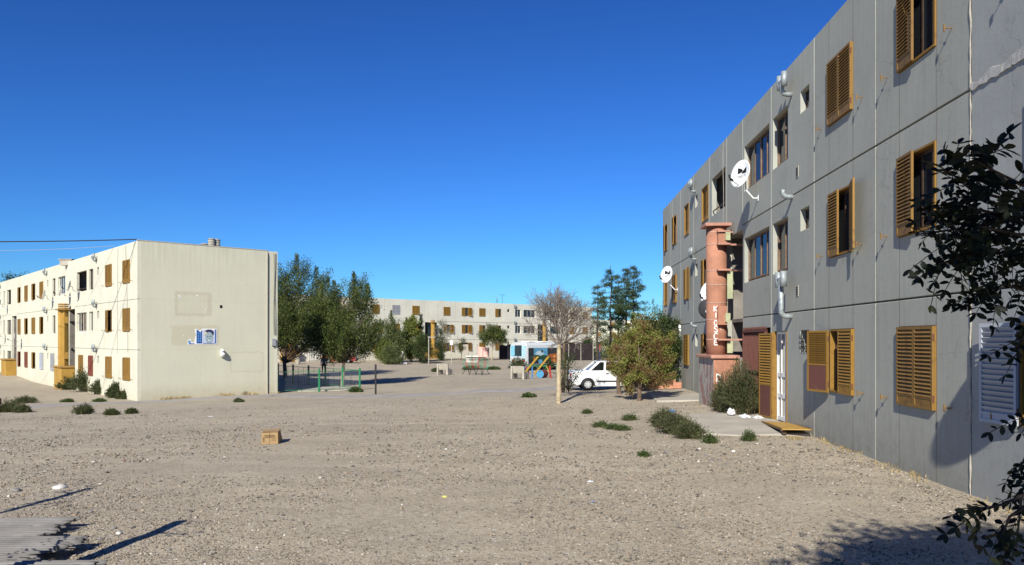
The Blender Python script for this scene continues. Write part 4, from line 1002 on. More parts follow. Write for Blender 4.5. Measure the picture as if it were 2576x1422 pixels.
def chimney_vent(p, label):
    r = empty('roof_vent', p); tag(r, label, 'vent')
    m = MB(); m.box(-.38, .38, -.2, .2, -.15, .20); m.build('vent_body', M['concrete'], r); m = MB(); m.box(-.45, .45, -.26, .26, .203, .25); m.build('vent_lid', M['concrete'], r)
chimney_vent(bw(10.6, 7.46, 1.5), 'low roof vent over the middle of back block'); chimney_vent((*lw(14.6, 0)[:2], 6.98), 'low concrete roof vent over the cream block stairs')
rd = empty('roof_dish', bw(20.7, 7.45)); tag(rd, 'edge-on dish on a short mast atop back block', 'satellite dish')
m = MB(); m.tube([(0, 0, -.1), (0, 0, .55)], .03, 6); m.build('mast', M['steel_dark'], rd)
m = MB(); m.lathe([(.02, 0), (.25, .03), (.42, .11), (.42, .125), (.25, .045), (.02, .015)], 18, M=Matrix.Translation((0, 0, .75)) @ Matrix.Rotation(R(80), 4, 'Y')); m.build('reflector', M['steel_galv'], rd, smooth=True)
# ================================================================== green mesh fence of the enclosed plot
def gpos(x, y): return Vector((x, y, gz(x, y)))
fence_pts = [(-13.72, 45.1), (-11.25, 45.0), (-9.16, 46.4), (-10.64, 48.4), (-12.2, 50.4), (-13.85, 52.5), (-15.5, 54.6), (-17.2, 56.7)]
fr = empty('mesh_fence', gpos(-9.16, 46.4)); tag(fr, 'low green post and wire fence beside the cream end wall', 'fence')
fo = fr.location
for i, p in enumerate(fence_pts):
    q = gpos(*p) - fo; m = MB(); m.box(q.x - .05, q.x + .05, q.y - .05, q.y + .05, q.z - .1, q.z + 1.32); m.box(q.x - .058, q.x + .058, q.y - .058, q.y + .058, q.z + 1.322, q.z + 1.34)
    o = m.build('post', M['green_paint'], fr)
for i in range(len(fence_pts) - 1):
    a, b = gpos(*fence_pts[i]) - fo, gpos(*fence_pts[i + 1]) - fo
    for h in (.12, 1.2):
        m = MB(); m.tube([a + Vector((0, 0, h)), b + Vector((0, 0, h))], .018, 6); m.build('rail', M['green_paint'], fr)
    n = max(2, int((b - a).length / .85))
    for k in range(1, n):
        q = a.lerp(b, k / n); m = MB(); m.tube([q + Vector((0, 0, .12)), q + Vector((0, 0, 1.2))], .011, 5); m.build('upright', M['steel_dark'], fr)
    m = MB()
    L = (b - a).length; nn = int(L / .1)
    for k in range(1, nn):
        q = a.lerp(b, k / nn); m.tube([q + Vector((0, 0, .12)), q + Vector((0, 0, 1.2))], .0016, 3, False)
    for h in np.arange(.2, 1.2, .1): m.tube([a + Vector((0, 0, h)), b + Vector((0, 0, h))], .0016, 3, False)
    m.build('wire_mesh', M['steel_galv'], fr)['kind'] = 'stuff'
p = gp(945, 992.7); m = MB(); m.box(-.045, .045, -.045, .045, -.1, 1.6); o = tag(m.build('steel_post', M['steel_dark'], loc=p), 'lone dark steel post standing by the pavement', 'post')
o.modifiers.new('bevel', 'BEVEL').width = .008

# ================================================================== playground
def tube_climber():
    p = gp(1197, 943); r = empty('tube_climber', p, R(-36)); tag(r, 'tube climber of red and green hoops on black legs', 'climbing frame')
    L, rad, cz = 2.05, .50, .92
    red = simple('faded_red_paint', (.36, .07, .05), .6, .3, 8); grn = simple('faded_green_paint', (.08, .30, .17), .6, .3, 8)
    k_ = 0
    for sec in range(7):
        for j in range(3):
            x = -L / 2 + L * (sec * 3 + j + .5) / 21
            m = MB(); pts = [(x, rad * math.cos(a), cz + rad * math.sin(a)) for a in np.linspace(0, 2 * math.pi, 25)]
            m.tube(pts, .015, 5, False); m.build('hoop', (grn, red)[sec % 2], r)
    for y, z in ((0, cz + rad + .03), (.42, cz + .3), (-.42, cz + .3), (.36, cz - rad + .10), (-.36, cz - rad + .10)):
        m = MB(); m.tube([(-L / 2, y, z), (L / 2, y, z)], .022, 6); m.build('rail', M['steel_dark'], r)
    for x in (-L / 2 + .35, L / 2 - .35):
        for s in (-1, 1):
            for t in (-1, 1):
                m = MB(); m.tube([(x + t * .12, s * .33, cz - rad + .1), (x + t * .38, s * .5, -.02)], .026, 6); m.build('leg', M['steel_dark'], r)
tube_climber()
def bench(px, py, rz, label):
    p = gp(px, py); r = empty('concrete_bench', p, rz); tag(r, label, 'bench', 'concrete benches in the play yard')
    prof = [(-.30, -.03), (-.14, -.03), (-.02, .18), (.16, .30), (.40, -.03), (.54, -.03), (.50, .42), (.30, .44), (.02, .40), (-.06, .52), (-.20, .90), (-.30, .90)]
    for x in (-.52, .38):
        m = MB(); m.prism([(a, b) for a, b in prof], 0, .13, Matrix.Translation((x, 0, 0)) @ Matrix.Rotation(R(90), 4, 'Z') @ Matrix.Translation((0, -.13, 0)))
        o = m.build('side_slab', M['concrete_pale'], r)
    m = MB(); m.box(-.386, .376, .04, .46, .40, .47); m.build('seat', M['concrete_pale'], r)
    m = MB(); m.box(-.386, .376, -.05, .05, 0, .50, Matrix.Translation((0, -.13, .42)) @ Matrix.Rotation(R(14), 4, 'X')); m.build('backrest', M['concrete_pale'], r)
bench(1117, 943, R(-24), 'concrete bench beside the hoop climber'); bench(1306, 954, R(-26), 'concrete bench beside the blue drum')
def seesaw():
    p = gp(1345, 940); r = empty('seesaw', p, 0); tag(r, 'double seesaw with yellow planks on a green bar', 'seesaw')
    Y = simple('yellow_play_paint', (.42, .26, .04), .5, .25, 7); B_ = simple('blue_play_paint', (.06, .22, .48), .5, .25, 7); R_ = simple('red_play_paint', (.40, .035, .025), .5, .25, 7)
    m = MB(); m.tube([(-.75, 0, .62), (1.0, 0, .62)], .055, 8); m.build('pivot_bar', M['green_paint'], r)
    for x, a, b in ((-.75, R_, B_), (1.0, Y, M['green_paint'])):
        m = MB(); m.tube([(x, 0, .62), (x + .28, -.45, -.02)], .045, 8); m.build('leg', a, r); m = MB(); m.tube([(x, 0, .62), (x - .22, .35, -.02)], .045, 8); m.build('leg', b, r)
    for x in (-.35, .55):
        m = MB(); m.box(-.09, .09, -1.5, 1.5, -.03, .03, Matrix.Translation((x + .05, 0, .70)) @ Matrix.Rotation(R(-28), 4, 'Z') @ Matrix.Rotation(R(27), 4, 'X')); m.build('plank', Y, r)
    p = gp(1339, 953.5); m = MB(); m.tube([(0, 0, -.1), (0, 0, .86)], .045, 8); tag(m.build('play_post', B_, loc=p), 'blue steel post beside the drum', 'post')
    p = gp(1385.5, 951.5); m = MB(); m.tube([(0, 0, -.1), (-.08, 0, .87)], .07, 8); tag(m.build('play_post', R_, loc=p), 'leaning red post beside the drum', 'post')
    p = gp(1400, 943); m = MB(); m.tube([(0, 0, -.1), (-.03, 0, .95)], .028, 6); tag(m.build('play_post', M['green_paint'], loc=p), 'thin green post behind the limewashed trunk', 'post')
    p = gp(1364, 951); d = empty('steel_drum', p + Vector((0, 0, .29)), R(-24)); tag(d, 'steel drum lying down with a sky blue end', 'drum')
    Mx = Matrix.Rotation(R(90), 4, 'X')
    rs = rusty('drum_rust_red', (.20, .05, .035), (.08, .04, .03), .5); db = simple('drum_sky_blue', (.07, .27, .46), .5, .2, 5)
    prof = [(.285, -.42), (.295, -.41), (.285, -.39), (.285, -.15), (.297, -.135), (.285, -.12), (.285, .12), (.297, .135), (.285, .15), (.285, .39), (.295, .41), (.285, .42)]
    m = MB(); m.lathe(prof, 24, cap=False, M=Mx); m.build('shell', rs, d, smooth=True)
    m = MB(); m.lathe([(.0, .0), (.284, .0)], 24, (0, 0, .405), cap=False, M=Mx); m.build('drum_head', db, d)
    m = MB(); m.lathe([(.0, .0), (.284, .0)], 24, (0, 0, -.405), cap=False, M=Mx); m.build('drum_head', db, d)
    m = MB(); m.lathe([(.035, 0), (.03, .02)], 10, (.0, .18, .41), M=Mx); m.build('bung', M['black'], d)
seesaw()

# ================================================================== old painted minibus
def bus():
    near_ = Vector((1.36, 71.2)); ax = Vector((.736, .677)).normalized(); L, Wd, H = 4.9, 2.3, 2.62
    base = gz(3, 73); r = empty('painted_bus', (near_.x, near_.y, base), math.atan2(ax.y, ax.x)); tag(r, 'old minibus with light blue tail and mural painted side', 'bus')
    wh = rusty('bus_white', (.60, .63, .64), (.45, .50, .52), .6, 4); lb = simple('bus_light_blue', (.20, .50, .66), .5, .25, 3); dkp = simple('bus_dark_mural', (.025, .03, .03), .5, .5, 2)
    # section profile in y (0 near side .. W far side), z
    sec = [(.0, .35), (.0, 2.05), (.06, 2.38), (.30, 2.58), (Wd / 2, 2.63), (Wd - .30, 2.58), (Wd - .06, 2.38), (Wd, 2.05), (Wd, .35)]
    xs = [(0, .97, 0), (.10, 1.0, 0), (L - .35, 1.0, 0), (L, .93, 0)]
    m = MB(); n = len(sec); vs = []
    for x, s, _ in xs:
        for y, z in sec: vs.append((x, Wd / 2 + (y - Wd / 2) * s, .35 + (z - .35) * (s if z > 1 else 1)))
    fs_ = [(i*n+k, (i+1)*n+k, (i+1)*n+k+1, i*n+k+1) for i in range(len(xs)-1) for k in range(n-1)] + [(i*n+n-1, (i+1)*n+n-1, (i+1)*n, i*n) for i in range(len(xs)-1)]
    fs_ += [tuple(range(n)), tuple(range((len(xs)-1)*n + n - 1, (len(xs)-1)*n - 1, -1))]
    m.add(vs, fs_); m.build('body', wh, r)
    def side(name, x0, x1, z0, z1, mat, lay=1, parent=None):
        q = MB(); q.box(x0, x1, -.004 * lay - .004, .02, z0, z1); return q.build(name, mat, parent or r)
    def rear(name, y0, y1, z0, z1, mat, lay=1):
        q = MB(); q.box(-.006 - .004 * lay, .08, y0, y1, z0, z1); return q.build(name, mat, r)
    # tail: y from 0 (corner shared with the mural side) to W
    rear('tail_panel', .12, Wd - .12, 1.30, 2.30, lb); rear('tail_window', .68, 1.62, 1.34, 2.34, M['glass'], 2); rear('tail_band', .05, Wd - .05, 1.12, 1.28, wh, 2)
    for k in range(5): rear('ladder_rung', .34, .56, 1.4 + .2 * k, 1.44 + .2 * k, M['white_paint'], 3)
    for y in (.30, .57): rear('ladder_rail', y, y + .035, 1.3, 2.35, M['white_paint'], 2)
    tl = simple('tail_lamp_red', (.35, .01, .012), .3, .2, 9)
    for y in (.28, Wd - .62): rear('tail_lamp', y, y + .34, .82, 1.0, tl, 3)
    for y0, z0, w_ in ((.2, 1.02, .45), (1.35, 1.03, .5), (1.75, .6, .3)): rear('tail_lettering', y0, y0 + w_, z0, z0 + .10, simple('teal_paint', (.02, .16, .18), .6, .4, 30), 3)
    rear('tail_pillar', .02, .16, .36, 2.1, wh, 2)
    # mural side
    side('mural_ground', .22, L - .1, .42, 2.1, dkp)
    sk = simple('mural_sky', (.10, .30, .46), .6, .5, 1.8); gr = simple('mural_green', (.02, .06, .035), .6, .5, 2); orr = simple('mural_orange', (.36, .10, .025), .6, .3, 4); yl = simple('mural_glow', (.55, .30, .08), .6, .3, 6); wt = simple('mural_cloud', (.42, .55, .60), .6, .4, 3)
    def mel(name, cx_, cz, rx, rz_, mat, lay):
        q = MB(); vs_ = [(cx_ + rx * math.cos(a), -.004 * lay - .004, cz + rz_ * math.sin(a)) for a in np.linspace(0, 2 * math.pi, 24, endpoint=False)]; q.add(vs_, [tuple(range(24))]); q.build(name, mat, r)
    side('mural_sky', .9, 2.7, 1.35, 2.08, sk, 2); mel('mural_cloud', 1.65, 1.5, .55, .32, wt, 3); mel('mural_hill', 1.2, 1.2, .75, .25, gr, 4); mel('mural_hill', 2.2, 1.15, .6, .28, gr, 5)
    mel('mural_sunset', 3.55, 1.32, .9, .22, orr, 4); mel('mural_sunset', 3.6, .86, .75, .22, orr, 4); mel('mural_sun', 3.6, 1.28, .16, .12, yl, 5); mel('mural_sun', 3.6, .86, .10, .14, yl, 5); mel('mural_moon', 1.75, .82, .28, .20, sk, 6); mel('mural_flame', .95, 1.02, .14, .30, orr, 5)
    side('side_window', 3.1, 4.1, 1.5, 1.95, M['glass'], 3); side('side_window', .3, .75, 1.4, 2.0, M['glass'], 3); side('hatch', 1.85, 2.1, 1.66, 1.9, M['wood'], 4)
    side('sill_stripe', .3, L - .2, .56, .62, simple('sill_grey', (.3, .33, .34), .6, .3, 5), 3)
    for x in (1.0, 3.9):
        for y in (.14, Wd - .14):
            q = MB(); q.lathe([(.20, -.09), (.38, -.09), (.40, -.06), (.40, .06), (.38, .09), (.20, .09)], 22, (0, 0, 0), M=Matrix.Translation((x, y, .38)) @ Matrix.Rotation(R(90), 4, 'X')); q.build('wheel', M['black'], r)
    for x0 in (.8, 2.6):
        q = MB(); q.box(x0, x0 + .8, .5, 1.6, 2.635, 2.72); q.build('roof_box', M['white_paint'], r)
bus()

# ================================================================== saloon cars
def car(loc, rz, paint, label, cap):
    r = empty('parked_car', loc, rz); tag(r, label, 'car')
    Wd = .80; tr = .285
    def arch(xc, rad, n=9): return [(xc + rad * math.cos(a), .27 + rad * math.sin(a)) for a in np.linspace(math.pi * .97, math.pi * .03, n)]
    x_r, x_f = .80, 3.16
    prof = [(.02, .34), (.0, .50), (.02, .80), (.10, .90), (.70, .935), (1.6, .945), (2.95, .925), (3.6, .86), (3.96, .76), (4.04, .62), (4.04, .36), (3.95, .24)]
    prof += arch(x_f, .345)[::-1] + [(2.75, .20), (1.2, .20)] + arch(x_r, .345)[::-1] + [(.35, .24)]
    b = bmesh.new(); vs = [b.verts.new((x, -Wd, z)) for x, z in prof]; f = b.faces.new(vs)
    g = bmesh.ops.extrude_face_region(b, geom=[f]); nv = [v for v in g['geom'] if isinstance(v, bmesh.types.BMVert)]
    bmesh.ops.translate(b, verts=nv, vec=(0, 2 * Wd, 0)); bmesh.ops.recalc_face_normals(b, faces=b.faces[:])
    for v in b.verts:      # tuck the shoulders, sills and ends in
        k = 1.0
        if v.co.z > .78: k = .93
        elif v.co.z < .36: k = .95
        if v.co.x < .12 or v.co.x > 3.9: k *= .93
        v.co.y *= k
    bmesh.ops.triangulate(b, faces=[q for q in b.faces if len(q.verts) > 4])
    me = bpy.data.meshes.new('body'); b.to_mesh(me); b.free(); me.materials.append(paint); o = obj('body', me, r)
    # cabin: glass volume, painted roof and pillars
    bot = [(.86, .92), (3.02, .92)]; top = [(1.36, 1.335), (2.28, 1.345)]; wb, wt = .725, .585
    q = MB(); A = [(bot[0][0], -wb, .92), (bot[1][0], -wb, .92), (bot[1][0], wb, .92), (bot[0][0], wb, .92), (top[0][0], -wt, 1.325), (top[1][0], -wt, 1.335), (top[1][0], wt, 1.335), (top[0][0], wt, 1.325)]
    q.add(A, [(0, 3, 2, 1), (4, 5, 6, 7), (0, 1, 5, 4), (1, 2, 6, 5), (2, 3, 7, 6), (3, 0, 4, 7)]); q.build('window_glass', M['car_glass'], r)
    q = MB(); q.box(1.31, 2.34, -wt - .02, wt + .02, 1.335, 1.372); o = q.build('roof', paint, r); bv = o.modifiers.new('bevel', 'BEVEL'); bv.width = .02; bv.segments = 2
    for s in (-1, 1):
        for (x0, x1) in ((.86, 1.35), (1.62, 1.66), (3.02, 2.30)):
            q = MB(); p0, p1 = Vector((x0, s * (wb + .006), .925)), Vector((x1, s * (wt + .01), 1.345)); wd = .075 if x0 != 1.62 else .05
            q.add([p0 + Vector((-wd, 0, 0)), p0 + Vector((wd, 0, 0)), p1 + Vector((wd, 0, 0)), p1 + Vector((-wd, 0, 0)), p0 + Vector((-wd, -s * .05, 0)), p0 + Vector((wd, -s * .05, 0)), p1 + Vector((wd, -s * .05, 0)), p1 + Vector((-wd, -s * .05, 0))],
                  [(0, 1, 2, 3), (7, 6, 5, 4), (0, 4, 5, 1), (1, 5, 6, 2), (2, 6, 7, 3), (3, 7, 4, 0)]); q.build('pillar', paint, r)
        q = MB(); q.box(1.66, 1.80, s * .805 - .012, s * .805 + .012, .80, .825); q.build('door_handle', M['black'], r)
        q = MB(); q.box(1.215, 2.74, s * .803 - .01, s * .803 + .01, .42, .47); q.build('rubbing_strip', M['steel_dark'] if cap else M['black'], r)
        for x in (1.60, 2.80):
            q = MB(); q.box(x - .004, x + .004, s * .8015 - .003, s * .8015 + .003, .26, .78); q.build('door_gap', M['black'], r)
    for x in (x_r, x_f):
        for s in (-1, 1):
            Mx = Matrix.Translation((x, s * .68, tr)) @ Matrix.Rotation(R(90 * s), 4, 'X')
            q = MB(); q.lathe([(.175, -.085), (.27, -.085), (.285, -.06), (.285, .06), (.27, .085), (.19, .085), (.18, .05)], 26, M=Mx, cap=False); wl = q.build('wheel', M['black'], r, smooth=True)
            q = MB(); q.lathe([(.0, .06), (.07, .068), (.14, .055), (.185, .07), (.19, .06), (.18, -.05)], 26, M=Mx @ Matrix.Rotation(math.pi, 4, 'X'), cap=False); q.build('hub_cap', M['hubcap'], wl, smooth=True)
            q = MB()
            for k in range(8): q.lathe([(.0, .004), (.02, .004)], 8, (.125 * math.cos(k * math.pi / 4), .125 * math.sin(k * math.pi / 4), .064), cap=False, M=Mx @ Matrix.Rotation(math.pi, 4, 'X'))
            q.build('hub_hole', M['black'], wl)
    for x0, x1 in ((-.07, .06), (4.0, 4.11)):
        q = MB(); q.box(x0, x1, -.76, .76, .38, .52); o = q.build('bumper', M['bumper'], r); bv = o.modifiers.new('bevel', 'BEVEL'); bv.width = .03; bv.segments = 2
    for s in (-1, 1):
        q = MB(); q.box(-.012, .03, s * .55 - .16, s * .55 + .16, .62, .80); q.build('tail_lamp', M['lamp_red'], r); q = MB(); q.box(4.0, 4.05, s * .53 - .13, s * .53 + .13, .56, .72); q.build('headlight', M['white_paint'], r)
    return r
M['car_glass'] = simple('dark_car_glass', (.008, .009, .010), .03, .3, 2, spec=.35); M['hubcap'] = simple('hub_cap_silver', (.55, .56, .57), .4, .15, 8, metal=.3); M['bumper'] = simple('grey_bumper', (.10, .10, .105), .6, .3, 6); M['lamp_red'] = simple('red_lamp_lens', (.32, .012, .012), .3, .2, 8)
wcar = simple('white_car_paint', (.78, .79, .80), .28, .06, 2, spec=.5); rcar = simple('red_car_paint', (.28, .035, .025), .4, .2, 2, spec=.4)
p = gp(1434, 984); car((p.x, 37.4, gz(p.x + 2, 37.5)), R(4), wcar, 'white two-door saloon parked behind the thuja trunks', 1)
car((-22.4, 91.5, gz(-20, 91)), R(-2), rcar, 'red saloon parked in tree shade before the back block', 0)

# ================================================================== walking person
def person(p, rz):
    r = empty('person', p, rz); tag(r, 'person in blue jacket and dark trousers walking beyond the fence', 'person')
    J = {'pelvis': (0, 0, .90), 'waist': (0, 0, 1.03), 'chest': (0, .02, 1.27), 'neckb': (0, .02, 1.42), 'neck': (0, .03, 1.48), 'head': (0, .05, 1.58), 'crown': (0, .05, 1.66)}
    vs = []; es = []; rad = []
    def add(c, r_): vs.append(c); rad.append(r_); return len(vs) - 1
    pe = add((0, 0, .90), (.155, .11)); wa = add((0, .01, 1.05), (.145, .10)); ch = add((0, .02, 1.27), (.18, .115)); nb = add((0, .02, 1.41), (.10, .08)); ne = add((0, .03, 1.47), (.055, .055)); hd = add((0, .05, 1.57), (.078, .095)); cr = add((0, .05, 1.65), (.06, .07))
    es += [(pe, wa), (wa, ch), (ch, nb), (nb, ne), (ne, hd), (hd, cr)]
    for s, fw in ((-1, .22), (1, -.18)):
        sh = add((s * .17, .02, 1.37), (.07, .07)); el = add((s * .25, .02 - fw * .3, 1.10), (.048, .048)); wr = add((s * .24, .08 - fw * .6, .87), (.034, .034)); ha = add((s * .235, .10 - fw * .65, .79), (.03, .045)); fi = add((s * .23, .12 - fw * .65, .71), (.014, .03))
        es += [(ch, sh), (sh, el), (el, wr), (wr, ha), (ha, fi)]
        hp = add((s * .09, 0, .85), (.095, .095)); kn = add((s * .095, fw * .55 + .05, .47), (.06, .06)); an = add((s * .09, fw - (.12 if fw < 0 else 0), .09 + (.05 if fw < 0 else 0)), (.042, .042)); to = add((s * .10, fw + .13 - (.12 if fw < 0 else 0), .035 + (.02 if fw < 0 else 0)), (.04, .03))
        es += [(pe, hp), (hp, kn), (kn, an), (an, to)]
    me = bpy.data.meshes.new('body'); me.from_pydata(vs, es, []); o = obj('body', me, r)
    md = o.modifiers.new('skin', 'SKIN'); sk_ = me.skin_vertices[0].data
    for i, q in enumerate(rad): sk_[i].radius = q
    sk_[0].use_root = True
    o.modifiers.new('sub', 'SUBSURF').levels = 2; o.modifiers['sub'].render_levels = 2
    m, n, b, _ = mat_new('person_clothes'); sp = n.nodes.new('ShaderNodeSeparateXYZ'); n.links.new(coords(n), sp.inputs[0])
    c = ramp(n, mathn(n, 'DIVIDE', sp.outputs[2], 1.75), [(0., (.012, .012, .016)), (.525, (.012, .012, .018)), (.53, (.035, .05, .22)), (.83, (.035, .05, .22)), (.835, (.30, .17, .11))])
    c.node.color_ramp.interpolation = 'CONSTANT'
    n.links.new(c, b.inputs['Base Color']); b.inputs['Roughness'].default_value = .85; me.materials.append(m)
    q = MB(); q.lathe([(.0, .115), (.06, .10), (.088, .05), (.092, 0.0), (.085, -.07), (.06, -.09)], 14, (0, .03, 1.585), cap=False); q.build('hair', M['black'], r, smooth=True)
p = gp(814.6, 942); person(p, R(25))

# ================================================================== foreground things
def carton():
    p = gp(678, 1119); r = empty('cardboard_box', p, R(10)); tag(r, 'cardboard box with printed marks lying on the gravel', 'box')
    cb = simple('cardboard', (.34, .225, .11), .85, .18, 5); cd = simple('cardboard_print', (.10, .06, .03), .85, .3, 30)
    m = MB(); vs = [(-.17, 0, 0), (.17, 0, 0), (.20, .52, 0), (-.14, .52, 0), (-.16, .02, .235), (.165, .03, .24), (.15, .50, .265), (-.10, .50, .26)]
    m.add(vs, [(0, 3, 2, 1), (4, 5, 6, 7), (0, 1, 5, 4), (1, 2, 6, 5), (2, 3, 7, 6), (3, 0, 4, 7)]); o = m.build('carton', cb, r); bv = o.modifiers.new('bevel', 'BEVEL'); bv.width = .006
    def on(x, z): return (x, -.003 + .02 * z / .3 + (.01 * z / .3) * (x + .17) / .34, z)
    def mark(x0, x1, z0, z1, name='printed_mark'):
        q = MB(); q.quad(on(x0, z0), on(x1, z0), on(x1, z1), on(x0, z1)); q.build(name, cd, r)
    mark(-.125, -.105, .05, .07); mark(-.125, -.105, .08, .14)
    for k in range(2): mark(-.10, .10, .17 - .03 * k, .184 - .03 * k)
    for k in range(3): mark(.03, .12, .14 - .03 * k, .146 - .03 * k)
    mark(-.005, .0, .0, .23, 'carton_seam')
    for s, a in ((-1, 25), (1, 12)):
        q = MB(); q.box(0, .16, -.25, .25, -.002, .002, Matrix.Translation((.165 if s > 0 else -.155, .27, .252)) @ Matrix.Rotation(R(180 if s > 0 else 0), 4, 'Z') @ Matrix.Rotation(R(-1), 4, 'Y')); q.build('flap', cb, r)
carton()
# corrugated sheets lying at the edge of the yard
sheet_m = simple('weathered_fibre_cement', (.20, .19, .18), .9, .3, 2.2, bmp=.3)
def sheet(x1, y0, y1, z, tilt, seed, label):
    rn = random.Random(seed); m = MB(); nxs, pitch = 26, .076; ny_ = int((y1 - y0) / pitch * 6); x0 = x1 - 2.4
    edge = []; e = 0
    for j in range(ny_ + 1):
        e = .82 * e + rn.uniform(-.05, .05); edge.append(x1 + e - (.22 if rn.random() < .06 else 0))
    vs = []; fs_ = []
    for j in range(ny_ + 1):
        y = y0 + (y1 - y0) * j / ny_
        for i in range(nxs + 1):
            x = x0 + (edge[j] - x0) * i / nxs; vs.append((x, y, z + .016 * math.sin(2 * math.pi * y / pitch) + tilt * (x - x0)))
    for j in range(ny_):
        for i in range(nxs):
            if i > nxs - 4 and rn.random() < .06: continue
            a = j * (nxs + 1) + i; fs_.append((a, a + 1, a + nxs + 2, a + nxs + 1))
    m.add(vs, fs_); o = m.build('corrugated_sheet', sheet_m, smooth=True); s_ = o.modifiers.new('solid', 'SOLIDIFY'); s_.thickness = .012
    return tag(o, label, 'sheet', 'corrugated sheets by the yard edge')
sheet(-4.75, 7.45, 8.45, .02, .01, 3, 'grey corrugated sheet with a broken corner, farthest one from the pole shadow')
sheet(-4.15, 6.55, 7.55, .05, .008, 5, 'grey corrugated sheet with a torn notch, between two others')
sheet(-3.55, 5.5, 6.62, .085, .006, 8, 'grey corrugated sheet crossed by the thick pole shadow')
# yellow door leaf thrown down by the wall
r = empty('fallen_panel', (5.52, 15.75, .06)); tag(r, 'ochre painted door leaf lying on the concrete apron', 'panel')
old_y = rusty('ochre_door_paint', (.52, .31, .07), (.25, .13, .05), .62, 4)
Mx = Matrix.Rotation(math.atan2(-.35, 2.5), 4, 'Z') @ Matrix.Translation((0, 0, .10)) @ Matrix.Rotation(R(-2.2), 4, 'X')
m = MB(); m.box(.0, .56, 0, 2.25, 0, .022, Mx); m.build('board', old_y, r)
for a in ((-.015, .012, -.01, 2.26), (.548, .575, -.01, 2.26)): m = MB(); m.box(a[0], a[1], a[2], a[3], -.012, .034, Mx); m.build('edge_strip', M['shutter_old'], r)
m = MB(); m.box(.02, .10, .1, .3, -.09, -.002, Mx); m.build('prop', M['wood'], r)
# hollow bricks stacked beside the wall
brick_m = simple('hollow_brick_clay', (.46, .22, .14), .88, .22, 9, bmp=.3); dkh = simple('brick_core_shadow', (.10, .045, .03), .95, .2, 8)
m = MB(); bl_, bw_, bh_ = .33, .18, .12; t_ = .022
m.box(0, bl_, 0, t_, 0, bh_); m.box(0, bl_, bw_ - t_, bw_, 0, bh_); m.box(0, bl_, t_, bw_ - t_, 0, t_); m.box(0, bl_, t_, bw_ - t_, bh_ - t_, bh_); m.box(.002, bl_ - .002, bw_ / 2 - .01, bw_ / 2 + .01, t_, bh_ - t_); m.box(.003, bl_ - .003, t_, bw_ - t_, bh_ / 2 - .008, bh_ / 2 + .008)
bme = m.mesh('hollow_brick', brick_m)
k = 0
for (bx_, by_, bz_, rz_) in ((6.40, 30.6, 0, 3), (6.05, 30.5, 0, -4), (5.68, 30.55, 0, 2), (6.44, 30.9, 0, 0), (6.08, 30.95, 0, 6), (6.42, 30.7, .125, -2), (6.06, 30.75, .125, 4), (5.35, 30.2, 0, 30), (5.05, 30.6, 0, -20), (5.75, 30.95, .0, 12), (5.42, 30.75, 0, 70), (6.2, 30.72, .25, 8)):
    o = obj('hollow_brick', bme, None, (bx_, by_, gz(bx_, by_) + .055 + bz_), (R(90) * 0, 0, R(rz_)))
    tag(o, 'red hollow clay brick in the pile at foot of grey block', 'brick', 'hollow bricks piled by the grey block'); k += 1
# litter
def crumple(name, p, s, mat, label, cat='litter', seed=0, flat=.5):
    b = bmesh.new(); bmesh.ops.create_icosphere(b, subdivisions=3, radius=1)
    for v in b.verts:
        d = 1 + .55 * noise.noise(v.co * 1.7 + Vector((seed, 0, 0))) + .30 * noise.noise(v.co * 4 + Vector((0, seed, 0))); v.co = Vector((v.co.x * d * s, v.co.y * d * s, max(-.02, v.co.z * d * s * flat + s * flat * .6)))
    me = bpy.data.meshes.new(name); b.to_mesh(me); b.free(); me.materials.append(mat); return tag(obj(name, me, None, p), label, cat)
bagw = simple('white_plastic_film', (.66, .67, .69), .35, .15, 12); bagb = simple('blue_plastic_film', (.15, .35, .75), .4, .2, 12); bagr = simple('red_litter', (.5, .08, .04), .6, .3, 12)
crumple('plastic_bag', Vector((5.75, 19.05, .06)), .12, bagw, 'crumpled white plastic bag by the louvred door foot', seed=1, flat=.55); crumple('plastic_bag', Vector((6.02, 18.85, .06)), .10, bagw, 'white plastic wad at the white door sill', seed=7, flat=.5)
crumple('plastic_bag', Vector((5.55, 19.5, .12)), .10, bagw, 'white plastic wad caught in the big weed bush', seed=9, flat=.9)
crumple('litter_scrap', gp(1490, 1266), .032, bagb, 'blue plastic scrap on the gravel', seed=3, flat=.4); crumple('litter_scrap', gp(1485, 1214), .04, bagw, 'clear white plastic scrap on the gravel, larger one', seed=4, flat=.3); crumple('litter_scrap', gp(1118, 1252), .028, simple('yellow_litter', (.65, .6, .15), .6, .2, 12), 'small yellow scrap on the gravel', seed=5, flat=.4)
crumple('litter_scrap', gp(530, 1050), .09, bagw, 'white paper scrap on gravel before the end wall', seed=6, flat=.2)
# stones big enough to pick out
stone_m = [simple('pale_stone', (.62, .60, .56), .85, .2, 8, bmp=.4), simple('grey_stone', (.22, .21, .20), .85, .3, 8, bmp=.4), simple('white_stone', (.74, .72, .68), .85, .15, 8, bmp=.3), simple('brown_stone', (.24, .16, .10), .85, .3, 8, bmp=.4)]
def stone(p, s, mi, label, group, seed):
    b = bmesh.new(); bmesh.ops.create_icosphere(b, subdivisions=2, radius=1)
    for v in b.verts:
        d = 1 + .35 * noise.noise(v.co * 1.1 + Vector((seed * 3.1, 0, 0))); v.co = Vector((v.co.x * d * s, v.co.y * d * s * .8, v.co.z * d * s * .5))
    me = bpy.data.meshes.new('stone'); b.to_mesh(me); b.free(); me.materials.append(stone_m[mi]); me.polygons.foreach_set('use_smooth', [True] * len(me.polygons))
    o = obj('stone', me, None, p + Vector((0, 0, s * .2)), (0, 0, seed * 1.3)); tag(o, label, 'stone', group)
stone(gp(152, 1231), .10, 0, 'flat white stone beside the thin pole shadow, biggest on the gravel', None, 1)
